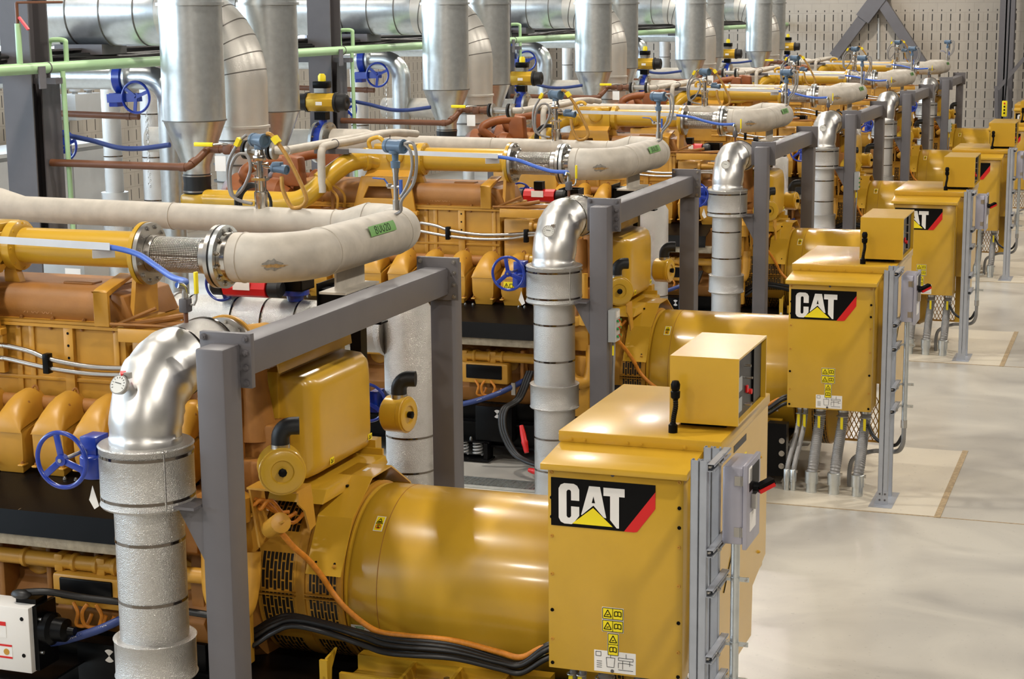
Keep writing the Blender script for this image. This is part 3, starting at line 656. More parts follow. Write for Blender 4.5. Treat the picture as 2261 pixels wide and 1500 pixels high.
# black exhaust shield, quilted wrap and coolant rail (one bank shows)
def slab(p, q, th, x0, x1): return None
b = MB().prism([(9.20, 1.52), (9.225, 1.50), (8.885, 1.418), (8.845, 1.285), (8.83, 1.285), (8.868, 1.43), (9.19, 1.525), (9.44, 1.535), (9.44, 1.52)], 'x', -8.5, -5.43)
o = b.build('heat_shield', BLK, t)
for x in (-8.0, -7.4, -6.28, -6.2, -5.72, -5.66): bolt(o, (x, 9.26, 1.53), (0, 0, 1), .012)
MB().bar((-6.27, 9.215, 1.507), (-6.36, 8.87, 1.43), .004, .004).build('shield_seam', STL, o)
b = MB().box(-8.5, -5.35, 8.87, 9.0, 1.20, 1.29); b.build('quilted_wrap', INS, t, bev=.02)
b = MB().cyl((-8.5, 9.09, 1.055), (-5.15, 9.09, 1.055), .048, n=16)
b.build('coolant_rail', ENG, t)
for x in (-7.6, -6.5, -6.14, -5.98, -5.85):
    MB().lathe((x, 9.09, 1.055), (1, 0, 0), [(0, .05), (.008, .06), (.03, .06), (.038, .05)], 16).build('rail_clamp', ENG, t)
for x in (-6.22, -5.92): MB().box(x-.03, x+.03, 9.045, 9.2, 1.0, 1.11).build('rail_bracket', ENG, t, bev=.008)
# control module
o = MB().box(-6.24, -5.75, 9.0, 9.14, .80, 1.005); o = o.build('module_bracket', ENG, t, bev=.02)
MB().box(-6.18, -5.81, 8.985, 9.01, .85, .985).build('control_module', BLK, o, bev=.008)
for k, (x, dx) in enumerate(((-6.08, .04), (-5.98, -.03), (-5.92, .05))):
    MB().tube(spline([(x, 8.98, .835), (x+dx, 8.96, .78), (x+dx*.5, 8.97, .70), (x+.07, 9.0, .69), (x+.1, 9.02, .76)], 6), .012, 8).build('wiring_tail', ORC, o)
# steel braided hoses along the chest
for dz, d2 in ((0, 0), (-.085, .01)):
    pp = spline([(-7.05, 9.60, 2.285+dz), (-6.92, 9.60, 2.285+dz), (-6.72, 9.59, 2.26+dz), (-6.55, 9.585, 2.215+dz*.7), (-6.25, 9.585, 2.185+dz*.55), (-5.95, 9.585, 2.195+dz*.5), (-5.65, 9.58, 2.225+dz*.3), (-5.42, 9.56, 2.225+dz*.4)], 8)
    h = MB().tube(pp, .017, 12).build('braided_hose', STL, t)
    MB().lathe((-7.06, 9.60, 2.285+dz), (1, 0, 0), [(-.12, .016), (-.03, .016), (-.03, .026), (.02, .026), (.02, .02)], 8).build('brass_fitting', ENG, h)
    MB().lathe((-7.03, 9.60, 2.285+dz), (1, 0, 0), [(0, .021), (.03, .024), (.03, .018), (.11, .019)], 12).build('crimp', SSB, h)
for x, z in ((-6.58, 2.19), (-5.75, 2.19)): MB().box(x-.022, x+.022, 9.553, 9.61, z-.065, z+.065).build('hose_clamp', BLK, t, bev=.006)
# charge pipe and throttle
CZ = 2.90
b = MB().lathe((-6.95, NY, CZ), (1, 0, 0), [(0, .118), (.92, .118)], 32); b.build('charge_pipe', YEL, t)
o = MB().lathe((-6.03, NY, NZ), (1, 0, 0), [(-.05, .12), (-.03, .16), (0, .203), (.03, .203), (.03, .1)], 44).build('charge_flange', YEL, t)
o = MB().lathe((-6.97, NY, CZ), (1, 0, 0), [(-.03, .11), (-.03, .165), (.03, .165), (.05, .125)], 36).build('throttle_flange', YEL, t)
for i in range(8): a = 2*PI*i/8; bolt(o, (-6.94, NY+.145*math.cos(a), CZ+.145*math.sin(a)), (1, 0, 0), .011, YEL)
b = MB().box(-7.42, -7.0, 9.72, 10.1, 2.78, 3.0); b.box(-7.46, -7.02, 9.78, 10.02, 3.0, 3.055); b.lathe((-7.2, 9.78, 2.95), (0, -1, 0), [(0, .1), (.08, .1), (.09, .08)], 18); b.lathe((-7.42, NY, 2.88), (-1, 0, 0), [(0, .13), (.1, .13)], 20); b.build('throttle_body', YEL, t, bev=.012)
MB().tube(spline([(-7.5, 9.8, 2.98), (-7.52, 9.8, 3.08), (-7.42, 9.8, 3.12), (-7.36, 9.8, 3.08)], 6), .022, 10).build('throttle_link', YEL, t)
pp = [(-7.42, 9.80, 2.87), (-7.52, 9.72, 2.90), (-7.64, 9.58, 2.88), (-7.74, 9.45, 2.80), (-7.83, 9.34, 2.70), (-7.92, 9.26, 2.60), (-8.02, 9.22, 2.53), (-8.15, 9.2, 2.505), (-8.4, 9.2, 2.505), (-9.1, 9.22, 2.505)]
o = MB().tube(spline(pp, 6), .098, 24).build('charge_air_pipe', YEL, t)
for i in (1, 4): 
    p = Vector(pp[i]); d = (Vector(pp[i+1])-Vector(pp[i-1])).normalized(); MB().lathe(p, d, [(-.025, .1), (-.02, .118), (.02, .118), (.025, .1)], 28).build('clamp_ring', YEL, o)
# cut-out mounting plate left of the chest
b = MB(); out = [(-7.62, 2.40), (-6.93, 2.40), (-6.99, 2.74), (-7.52, 2.74)]; inn = [(-7.50, 2.52), (-7.18, 2.52), (-7.2, 2.64), (-7.44, 2.64)]
b.add([(x, 9.58, z) for x, z in out]+[(x, 9.58, z) for x, z in inn]+[(x, 9.61, z) for x, z in out]+[(x, 9.61, z) for x, z in inn],
      [(i, (i+1) % 4, 4+(i+1) % 4, 4+i) for i in range(4)]+[(8+i, 12+i, 12+(i+1) % 4, 8+(i+1) % 4) for i in range(4)]+[(i, 8+i, 8+(i+1) % 4, (i+1) % 4) for i in range(4)]+[(4+i, 4+(i+1) % 4, 12+(i+1) % 4, 12+i) for i in range(4)])
b.box(-7.62, -6.93, 9.61, 9.66, 2.1, 2.41); b.box(-7.66, -6.90, 9.55, 9.62, 2.36, 2.40)
b.build('cutout_plate', ENG, t, bev=.004)
b = MB().prism([(9.62, 2.74), (9.75, 2.74), (9.86, 2.82), (9.80, 2.84)], 'x', -7.5, -7.0); b.prism([(-7.05, 2.46), (-6.86, 2.46), (-6.98, 2.80), (-7.05, 2.80)], 'y', 9.84, 9.9); b.build('support_arm', ENG, t)
# turbochargers at the far end
for yc in (9.55, 10.55):
    b = MB().lathe((-8.30, yc, 2.50), (-1, 0, 0), [(0, .10), (.06, .14), (.10, .2), (.2, .21), (.26, .17), (.42, .17), (.46, .24), (.62, .25), (.72, .18)], 28)
    o = b.build('turbocharger', RUS, t)
    MB().tube(spline([(-8.6, yc-.1, 2.62), (-8.75, yc-.16, 2.76), (-8.6, yc-.05, 2.86), (-8.35, yc+.05, 2.88), (-8.28, yc+.08, 2.82)], 6), [.06]*25, 14).build('scroll_pipe', RUS, o)
    b = MB().prism([(-8.42, 2.62), (-8.18, 2.62), (-8.2, 2.92), (-8.40, 2.94)], 'y', yc-.02, yc+.16); b.build('riser_casting', RUS, o, bev=.03)
    for i in range(8): a = 2*PI*i/8; bolt(o, (-8.56, yc+.19*math.cos(a), 2.5+.19*math.sin(a)), (1, 0, 0), .013, RUS)
b = MB().lathe((-9.25, 10.1, 2.2), (0, 0, 1), [(0, .25), (.1, .27), (.28, .27), (.3, .23)], 24); b.lathe((-9.0, 10.1, 2.36), (1, 0, 0), [(0, .17), (.35, .17)], 20); b.build('exhaust_collector', RUS, t)
b = MB().box(-8.6, -7.66, 9.4, 10.66, 1.52, 2.32); b.build('front_housing', ENG, t, bev=.03)
for y in (9.45, 9.62): MB().tube(spline([(-7.75, y, 2.35), (-7.72, y-.03, 2.55), (-7.9, y-.02, 2.66), (-8.05, y, 2.6)], 6), .014, 8).build('oil_line', ENG, t)
b = MB().box(-7.9, -7.66, 9.42, 9.55, 2.32, 2.42); b.tube([(-7.78, 9.45, 2.42), (-7.78, 9.45, 2.6)], .02, 8); b.build('oil_block', OCH, t)
# vertical riser castings and clutter by the flywheel
b = MB().lathe((-5.02, 9.42, 1.85), (0, 0, 1), [(0, .13), (.1, .12), (.35, .085), (.6, .085)], 18); b.build('water_outlet', OCH, t)
b = MB().box(-5.25, -4.86, 9.35, 9.62, 1.62, 1.95); b.box(-5.2, -4.9, 9.25, 9.36, 1.55, 1.75); b.build('water_housing', OCH, t, bev=.02)
MB().lathe((-5.14, 9.12, 1.52), (0, 0, 1), [(0, .025), (.02, .034), (.2, .034), (.21, .02), (.27, .016)], 12).build('sensor_can', ENG, t)
for k in range(5):
    x = -5.1+.05*k; MB().tube(spline([(x, 9.2, 1.62-.03*k), (x+.06, 9.12, 1.58-.02*k), (x+.12, 9.14, 1.55), (x+.2, 9.22, 1.52-.03*k), (x+.25, 9.3, 1.44)], 6), .012, 8).build('wiring_tail', ORC, t)
b = MB().prism([(9.15, 1.40), (9.40, 1.40), (9.5, 1.2), (9.15, 1.15)], 'x', -5.28, -4.98); b.prism([(-5.25, 1.44), (-4.98, 1.52), (-4.95, 1.44), (-5.22, 1.36)], 'y', 9.08, 9.22); b.build('flywheel_bracket', ENG, t, bev=.006)
MB().tube(spline([(-5.15, 9.06, 1.3), (-5.15, 9.05, 1.0), (-5.1, 9.06, .88), (-4.98, 9.1, .86), (-4.95, 9.15, 1.0), (-4.96, 9.2, 1.2)], 6), .06, 14).build('oil_pipe', ENG, t)
b = MB().lathe((-5.40, AY, .92), (1, 0, 0), [(0, .8), (.08, .8), (.1, .72), (.28, .66), (.3, .58)], 40); b.build('flywheel_housing', OCH, t)
b = MB().box(-5.24, -4.97, 9.14, 9.22, .5, 1.1); b.build('timing_plate', ENG, t, bev=.008)
MB().cyl((-5.08, 9.137, .78), (-5.08, 9.13, .78), .02, n=14).build('timing_hole', INK, t)
# front module: rounded yellow breather box, roof sheet, tray
b = MB().box(-5.02, -4.92, 9.54, 10.52, 1.54, 2.24); b.build('box_back', YEL, t, bev=.006)
def rrect(y0, y1, z0, z1, r, n=5):
    o = []
    for (cy, cz, a0) in ((y1-r, z1-r, 0), (y0+r, z1-r, PI/2), (y0+r, z0+r, PI), (y1-r, z0+r, 1.5*PI)):
        for i in range(n+1): a = a0+PI/2*i/n; o.append((cy+r*math.cos(a), cz+r*math.sin(a)))
    return o
b = MB(); secs = ((-4.93, 0, .02), (-4.90, .004, .03), (-4.78, .012, .05), (-4.73, .04, .07), (-4.705, .085, .08), (-4.695, .12, .08)); vs = []; n = 24
for x, ins, r in secs: vs += [(x, y, z) for y, z in rrect(9.56+ins, 10.50-ins, 1.555+ins*.8, 2.215-ins*.8, r)]
fs = [(j*n+i, j*n+(i+1) % n, (j+1)*n+(i+1) % n, (j+1)*n+i) for j in range(len(secs)-1) for i in range(n)]+[tuple(range((len(secs)-1)*n, len(secs)*n))]
o = b.add(vs, fs).build('breather_box', YEL, t, ang=40)
for y, z in ((9.80, 1.64), (10.38, 1.66)):
    d = MB().box(-4.695, -4.692, y-.028, y+.028, z-.02, z+.02).build('warning_label', TAG, o)
    glyphs([[(-.02, -.012), (-.008, .012), (.004, -.012), (-.02, -.012)], [(.008, -.01), (.02, .01)]], (-4.691, y, z), (0, 1, 0), (0, 0, 1), (1, 0, 0), .004, 'label_mark', INK, d)
b = MB().prism([(-5.22, 2.235), (-5.2, 2.25), (-4.98, 2.34), (-4.87, 2.33), (-4.86, 2.25), (-4.875, 2.25), (-4.885, 2.315), (-4.98, 2.325)], 'y', 9.46, 10.5); b.build('roof_sheet', YEL, t, bev=.003)
b = MB().prism([(9.50, 1.44), (9.56, 1.52), (10.46, 1.52), (10.5, 1.46), (10.42, 1.44)], 'x', -5.0, -4.62); b.build('drip_tray', YEL, t, bev=.008)
b = MB().box(-4.95, -4.72, 10.52, 10.62, 1.3, 1.6); b.box(-4.9, -4.66, 10.5, 10.52, 1.2, 1.55); b.build('tray_bracket', YEL, t)
b = MB().box(-5.25, -5.02, 9.62, 10.45, 1.52, 2.18); b.build('breather_body', OCH, t, bev=.03)
def canister(P, N, r, L, E):
    N = Vector(N).normalized(); P = Vector(P)
    c = MB().lathe(P, -N, [(0, r*.97), (.004, r), (.03, r), (.034, r*.97), (.05, r*.98), (L, r*.98), (L+.02, r*.8)], 36).build('filter_canister', YEL, t)
    MB().lathe(P+N*.001, N, [(-.002, r*.9), (.008, r*.9), (.012, r*.84), (.010, r*.5), (-.004, r*.44), (-.004, .001)], 36).build('canister_lid', YEL, c)
    MB().lathe(P+N*.004, N, [(0, .022), (.03, .026), (.034, .018)], 8).build('knob', INK, c)
    B0 = P-N*L*.45+Vector((0, 0, r*.95)); E = Vector(E)
    MB().lathe(B0, (0, 0, 1), [(-.02, .056), (.02, .056)], 20).build('hose_band', STL, c)
    pp = [B0+Vector((0, 0, .015))]+arc(B0+Vector((0, 0, .05))+E*.075, -E, (0, 0, 1), .075, 0, PI/2, 8)+[B0+Vector((0, 0, .125))+E*.12]
    MB().tube(pp, .053, 16).build('rubber_elbow', RUB, c)
canister((-4.625, 8.99, 1.775), (.5, -.85, .08), .138, .24, (.85, .4, 0))
canister((-4.60, 10.80, 1.72), (1, -.12, .02), .125, .15, (.95, .2, 0))
c = Vector((-4.74, 9.10, 1.41)); d = Vector((.55, -.5, .35)).normalized()
MB().lathe(c, d, [(-.1, .056), (.1, .062), (.105, .062), (.108, .056)], 20).build('oil_filler', ENG, t)
b = MB().bar(c+d*.11-Vector((.02, 0, .01)), c+d*.11+Vector((.02, 0, .01)), .02, .012); b.build('filler_tab', ENG, t)
b = MB().prism([(9.08, 1.63), (9.25, 1.63), (9.30, 1.38), (9.22, 1.36), (9.16, 1.50), (9.08, 1.56)], 'x', -4.585, -4.572); b.prism([(9.08, 1.63), (9.25, 1.63), (9.3, 1.3), (9.18, 1.24)], 'x', -4.90, -4.887); b.box(-4.90, -4.572, 9.06, 9.25, 1.63, 1.642); b.build('canister_bracket', ENG, t)
MB().lathe((-4.98, 9.1, 1.42), (0, 0, 1), [(0, .07), (.12, .075), (.15, .08), (.16, .065), (.2, .02), (.23, .02)], 20).build('fuel_filter', ENG, t)
repeat(t, 'yellow gas engine with rounded rocker covers, part of the @ generator', ALL)
# ================================================================== ALTERNATOR
t = thing('alternator', '', 'alternator', (-3.9, 10.08, .3))
GY, GZ, GR = 10.08, .87, .56
b = MB().lathe((-4.51, GY, GZ), (1, 0, 0), [(0, .50), (0, .548), (.012, .552), (.02, .535), (.03, .535), (.038, .553), (.06, GR), (1.44, GR)], 96); b.build('barrel', YEL, t, ang=30)
MB().lathe((-4.29, GY, GZ), (1, 0, 0), [(0, GR-.01), (.0, GR+.0015), (.004, GR+.0015), (.004, GR-.01)], 96, False).build('barrel_seam', OCH, t)
for nm, x0, x1, r in (('intake_louvre', -5.09, -4.82, .575), ('exhaust_louvre', -4.765, -4.53, .568)):
    lm = louvre_mat('punched_'+nm, 0, GZ-.3, 30, 10, x0+3.9, x1+3.9, 6)
    MB().lathe((x0, GY, GZ), (1, 0, 0), [(0, r-.04), (0, r), (x1-x0, r), (x1-x0, r-.04)], 72).build(nm, lm, t, ang=30)
b = MB().lathe((-4.82, GY, GZ), (1, 0, 0), [(0, .5), (.0, .58), (.055, .58), (.055, .5)], 72); b.lathe((-4.53, GY, GZ), (1, 0, 0), [(0, .5), (0, .57), (.012, .57), (.012, .5)], 72); b.build('ring_flange', ENG, t)
for x0, x1 in ((-5.085, -4.825), (-4.76, -4.535)):
    for a in (-58,): 
        a = math.radians(a); p = Vector((0, -.577*math.sin(math.radians(82)), .577*math.cos(math.radians(82)))); b = MB()
        for dz in (-.012, .012): b.box(x0, x1, GY-.60, GY-.565, GZ-.02+dz-.003, GZ-.02+dz+.003)
        b.build('louvre_joint', ENG, t)
prof = [(9.42, 1.02), (9.62, 1.335), (9.93, 1.52), (10.23, 1.52), (10.54, 1.335), (10.74, 1.02)]
b = MB(); n = len(prof); inn = [(GY+(y-GY)*.985, GZ+(z-GZ)*.985) for y, z in prof]
vs = [(-4.715, y, z) for y, z in prof]+[(-4.48, y, z) for y, z in prof]+[(-4.715, y, z) for y, z in inn]+[(-4.48, y, z) for y, z in inn]; fs = []
for i in range(n-1): fs += [(i, i+1, n+i+1, n+i), (2*n+i, 3*n+i, 3*n+i+1, 2*n+i+1), (i, 2*n+i, 2*n+i+1, i+1), (n+i, n+i+1, 3*n+i+1, 3*n+i)]
fs += [(0, n, 3*n, 2*n), (n-1, 3*n-1, 4*n-1, 2*n-1)]
hood = b.add(vs, fs).build('louvre_hood', YEL, t, ang=20)
for x in (-4.66, -4.535): MB().lathe((x, 9.464, 1.085), (0, -.84, .53), [(-.005, .012), (.002, .012), (.003, .001)], 12).build('slot', INK, hood); bolt(hood, (x+.004, 9.455, 1.07), (0, -.84, .53), .012, ENG)
MB().box(-4.60, -4.575, 10.04, 10.12, 1.521, 1.523).build('white_sticker', WHT, hood)
MB().box(-4.62, -4.605, 9.83, 9.85, 1.467, 1.48).build('rivet_stud', INK, hood)
def decal(x0, x1, a0, a1, m, nm, par, off=.0015, n=6):
    vs = []; fs = []
    for j, x in enumerate((x0, x1)):
        for i in range(n+1): a = math.radians(a0+(a1-a0)*i/n); vs.append((x, GY-(GR+off)*math.cos(a), GZ+(GR+off)*math.sin(a)))
    for i in range(n): fs.append((i, i+1, n+2+i, n+1+i))
    return MB().add(vs, fs).build(nm, m, par)
w = decal(-4.37, -4.31, 43, 54, WHT, 'warning_label', t)
d = decal(-4.365, -4.315, 43.5, 53.5, TAG, 'label_face', w, .0025)
a = math.radians(48.5); ev = Vector((0, math.sin(a), math.cos(a))); nr = Vector((0, -math.cos(a), math.sin(a))); c = Vector((-4.34, GY, GZ))+nr*(GR+.004)
glyphs([[(-.017, .008), (0, .036), (.017, .008), (-.017, .008)], [(-.008, .014), (.008, .014)], [(-.024, 0), (.024, 0)], [(-.006, -.03), (-.006, -.012)], [(.002, -.03), (.002, -.01)], [(-.008, -.03), (.008, -.03)]], c, (1, 0, 0), ev, nr, .004, 'label_mark', INK, w)
glyphs([oval(0, -.022, .017, .015)], c, (1, 0, 0), ev, nr, .004, 'prohibition_ring', RED, w)
for x0, x1, a0 in ((-4.49, -4.36, -24.5), (-3.32, -3.215, -31)):
    w = decal(x0+.01, x1, a0, a0+4.5, WHT, 'green_text_label', t)
    a = math.radians(a0+2.3); ev = Vector((0, math.sin(a), math.cos(a))); nr = Vector((0, -math.cos(a), math.sin(a))); c = Vector(((x0+x1)/2, GY, GZ))+nr*(GR+.003)
    glyphs([[(-.03, .009), (.03, .009)], [(-.025, 0), (.035, 0)], [(-.02, -.009), (.03, -.009)]], c, (1, 0, 0), ev, nr, .004, 'label_text', GRL, w)
# feet and bed rails of the alternator
b = MB().box(-4.40, -3.16, 9.36, 9.50, .40, .43); b.box(-4.40, -3.16, 9.20, 9.23, .40, .50); b.box(-4.4, -3.16, 9.47, 9.56, .40, .52)
for x in (-4.02, -3.72, -3.42): b.prism([(9.20, .43), (9.20, .49), (9.48, .52), (9.48, .43)], 'x', x-.01, x+.01)
b.box(-4.40, -3.16, 9.2, 9.48, .385, .40)
foot = b.build('mounting_foot', YEL, t)
for x, r in ((-3.90, .028), (-3.30, .018)): bolt(foot, (x, 9.33, .40), (0, 0, 1), r)
MB().cyl((-3.76, 9.33, .4), (-3.76, 9.33, .50), .018, n=12).build('levelling_stud', STL, foot)
b = MB().prism([(9.12, .34), (9.20, .34), (9.22, .52), (9.30, .62), (9.16, .60), (9.12, .5)], 'x', -4.47, -4.455); b.box(-4.49, -4.44, 9.12, 9.14, .34, .6); b.build('end_bracket', YEL, t)
b = MB().box(-4.478, -4.45, 9.117, 9.119, .37, .42); b.build('hand_label', WHT, t)
b = MB().box(-3.24, -3.16, 9.1, 9.2, .38, .50); b.build('end_bracket', YEL, t); MB().box(-3.225, -3.18, 9.097, 9.099, .42, .47).build('hand_label', WHT, t)
# non-drive end under the cabinet: rounded bell with punched guard
MB().lathe((-3.06, GY, .60), (1, 0, 0), [(0, .40), (.30, .40), (.40, .36), (.45, .26)], 44).build('end_bell', YEL, t)
lm = louvre_mat('punched_end', 0, .30, 40, 6, .98, 1.14, 1)
MB().lathe((-2.92, GY, .60), (1, 0, 0), [(0, .36), (0, .407), (.16, .407), (.16, .36)], 44).build('bell_louvre', lm, t)
b = MB()
for i in range(-9, 16):
    for sg in (1, -1):
        p, q = (-2.62+.045*i, .30), (-2.62+.045*i+sg*.20, .72)
        if sg < 0: p, q = (p[0], p[1]), (q[0], q[1])
        pts_ = []
        for k in range(13):
            x_ = p[0]+(q[0]-p[0])*k/12; z_ = p[1]+(q[1]-p[1])*k/12
            if -2.62 <= x_ <= -2.2: pts_.append((x_, 9.86, z_))
        if len(pts_) > 1: b.bar(pts_[0], pts_[-1], .008, .008, (0, 1, 0))
for x_ in (-2.62, -2.2): b.box(x_-.012, x_+.012, 9.85, 9.87, .28, .75)
b.box(-2.62, -2.2, 9.85, 9.87, .28, .30); b.build('mesh_guard', ENG, t)
MB().box(-2.3, -2.18, 9.84, 9.9, .28, .95).build('guard_panel', YEL, t)
repeat(t, 'yellow barrel-shaped alternator of the @ generator', ALL)
# ================================================================== BASE SKID
t = thing('base_skid', '', 'skid', (-5.8, 10.0, 0))
b = MB().box(-9.2, -3.02, 9.16, 9.36, .14, .40); b.box(-9.2, -3.02, 9.10, 9.40, .365, .385); b.box(-9.2, -3.02, 9.10, 9.40, .14, .16); b.build('side_beam', BLK, t)
b = MB().box(-9.2, -3.02, 10.66, 10.9, .14, .39); b.build('side_beam', BLK, t)
for x in (-8.9, -7.2, -5.4, -4.2, -3.2): MB().box(x-.12, x+.12, 9.36, 10.66, .16, .36).build('cross_member', BLK, t)
MB().box(-6.1, -5.72, 9.02, 9.16, .22, .57).build('gusset_plate', BLK, t, bev=.004)
MB().box(-5.3, -4.44, 9.36, 10.66, .345, .37).build('deck_plate', BLK, t)
o = MB().box(-9.0, -5.3, 9.2, 10.85, .39, .57).build('engine_bed', BLK, t, bev=.01)
for x in (-8.3, -6.17, -4.32, -3.45):
    p = MB().box(x-.18, x+.22, 8.98, 9.16, .02, .035); p.box(x-.18, x+.22, 9.0, 9.16, .20, .215); p.box(x+.16, x+.2, 9.0, 9.16, .03, .21); p.build('isolator_plate', BLK, t)
    for dx in (-.08, .07):
        sp = [(x+dx+.042*math.cos(a), 9.08+.042*math.sin(a), .06+.13*a/(2*PI*4)) for a in [2*PI*4*i/64 for i in range(65)]]
        MB().tube(sp, .011, 6).build('isolator_spring', LGR, t)
    bolt(t, (x+.0, 9.08, .215), (0, 0, 1), .016); bolt(t, (x+.18, 9.02, .035), (0, 0, 1), .014)
# black and white survey targets and bolts
def target(x, y, z, h=False):
    for k in (0, 2) if h else (1, 3):
        a0 = PI/2*k+(PI/4 if h else 0); pts = [(x, z)]+[(x+.042*math.cos(a0+PI/2*i/8), z+.042*math.sin(a0+PI/2*i/8)) for i in range(9)]
        MB().prism(pts, 'y', y, y-.002).build('survey_target', WHT, t)
target(-5.87, 9.018, .50, True)
b = MB().box(-3.2, -3.02, 9.0, 9.12, .1, .6); b.build('end_plate', BLK, t)
for z in (.2, .32, .44): bolt(t, (-3.06, 9.0, z), (0, -1, 0), .022)
repeat(t, 'black steel base skid on coil springs carrying the @ generator', ALL)
# ================================================================== CONTROL CABINET
def poly(pts, par, m, nm, y, org, sx, sz, th=.002, label=None):
    b = MB().prism([(org[0]+u*sx, org[1]-v*sz) for u, v in pts], 'y', y, y-th); return b.build(nm, m, par, label=label)
def cabinet(u=0, loc=(-2.55, 9.9, .75)):
    t = thing('control_cabinet', '', 'cabinet', loc)
    o = MB().box(-3.032, -2.262, 9.065, 9.40, .749, 1.945).build('terminal_box', YEL, t, bev=.004)
    b = MB().box(-3.065, -2.15, 9.40, 10.66, .95, 2.0); b.build('main_housing', YEL, t, bev=.004)
    s = MB().prism([(9.40, .62), (9.40, 2.0), (10.68, 2.0), (10.68, 1.02), (10.30, .93), (10.28, .62)], 'x', -2.15, -2.135).build('side_panel', YEL, t)
    MB().bar((-2.134, 9.5, 1.14), (-2.134, 10.05, 1.62), .004, .008, (1, 0, 0)).build('panel_joint', INK, s)
    for y, z in ((9.56, 1.24), (9.75, 1.29), (10.0, 1.62), (10.1, 1.5), (10.45, 1.1), (10.45, 1.7)): bolt(s, (-2.135, y, z), (1, 0, 0), .01, YEL)
    MB().box(-2.135, -2.133, 9.72, 10.05, 1.90, 1.94).build('name_strip', BLK, s)
    MB().box(-2.135, -2.133, 9.95, 10.06, 1.78, 1.83).build('warning_label', TAG, s)
    b = MB(); pr = [(9.0, 1.912), (9.0, 1.947), (9.40, 1.99), (9.40, 1.95), (9.07, 1.912)]; b.prism(pr, 'x', -3.055, -2.229); b.build('drip_lid', YEL, t, bev=.003)
    b = MB().box(-3.066, -2.125, 9.36, 10.69, 1.985, 2.05); b.build('top_lid', YEL, t, bev=.006)
    for x in (-2.99, -2.91, -2.66, -2.58, -2.33): bolt(t, (x, 9.36, 2.005), (0, -1, 0), .009, YEL)
    for x in (-3.01, -2.285):
        for z in (.78, .92, 1.09, 1.30, 1.52, 1.63, 1.74, 1.885):
            m = MB().lathe((x, 9.065, z), (0, -1, 0), [(0, .011), (.004, .010), (.0045, .006), (.001, .004)], 10).build('screw', ENG if int(z*50) % 3 else INK, o)
    for z in (.77, 1.895): MB().lathe((-2.66, 9.065, z), (0, -1, 0), [(0, .011), (.004, .010)], 10).build('screw', DRK, o)
    # logo panel
    g = MB().box(-3.013, -2.418, 9.062, 9.066, 1.583, 1.857); org = (-3.013, 1.857); sx, sz = .595, .274
    g = poly([(0, 0), (1, 0), (1, .14), (.705, 1), (0, 1)], t, INK, 'logo_panel', 9.065, org, sx, sz, .003)
    poly([(1, .14), (1, .48), (.985, .53), (.83, .985), (.80, 1), (.705, 1)], g, RED, 'red_stripe', 9.065, org, sx, sz, .004, 'red diagonal stripe')
    L = 9.0622
    poly([(.275, .45), (.196, .45), (.196, .265), (.185, .235), (.165, .235), (.152, .27), (.152, .78), (.163, .815), (.182, .815), (.196, .78), (.196, .575), (.275, .575), (.275, .76), (.215, .93), (.2, .945), (.13, .945), (.095, .91), (.075, .83), (.075, .22), (.095, .14), (.13, .105), (.222, .105), (.255, .14), (.275, .22)], g, WHT, 'letter_c', L, org, sx, sz, .0012)
    poly([(.37, .125), (.475, .125), (.535, .76), (.51, .75), (.412, .52), (.30, .735), (.293, .73)], g, WHT, 'letter_a', L, org, sx, sz, .0012)
    poly([(.412, .33), (.396, .47), (.428, .47)], g, INK, 'letter_counter', L-.0012, org, sx, sz, .0008)
    poly([(.508, .13), (.71, .13), (.71, .30), (.657, .30), (.657, .95), (.635, .95), (.572, .79), (.572, .30), (.508, .30)], g, WHT, 'letter_t', L, org, sx, sz, .0012)
    poly([(.409, .57), (.597, .93), (.205, .93)], g, TAG, 'yellow_triangle', L-.0006, org, sx, sz, .0012, 'yellow triangle under the letters')
    # warning stickers
    def sticker(x, z, n, vert=False):
        w, h = (.058, .062)
        W = (w, n*h) if vert else (n*w, h)
        s = MB().box(x-.004, x+W[0]+.004, 9.0625, 9.065, z-W[1]-.004, z+.004).build('warning_sticker', WHT, t)
        MB().box(x, x+W[0], 9.0615, 9.063, z-W[1], z).build('sticker_face', TAG, s)
        for i in range(n):
            ox, oz = (x, z-h*(i+1)) if vert else (x+w*i, z-h)
            if i == 0: st = [[(.008, .012), (.029, .052), (.05, .012), (.008, .012)], [(.022, .022), (.036, .026)]]
            else: st = [[(.01, .018), (.01, .044), (.024, .047), (.029, .043), (.034, .047), (.048, .044), (.048, .018), (.029, .022), (.01, .018)], [(.029, .022), (.029, .043)]]
            glyphs(st, (ox, 9.0612, oz), (1, 0, 0), (0, 0, 1), (0, -1, 0), .005, 'sticker_mark', INK, s)
        glyphs([[(0, 0), (W[0], 0), (W[0], W[1]), (0, W[1]), (0, 0)]]+([[(w, 0), (w, h)]] if not vert else [[(0, h), (w, h)]]), (x, 9.0612, z-W[1]), (1, 0, 0), (0, 0, 1), (0, -1, 0), .003, 'sticker_border', INK, s)
    sticker(-2.715, 1.135, 2); sticker(-2.715, 1.063, 2); sticker(-2.684, .988, 2, True)
    d = MB().box(-2.765, -2.525, 9.0635, 9.0655, .762, .885).build('diagram_plate', WHT, t)
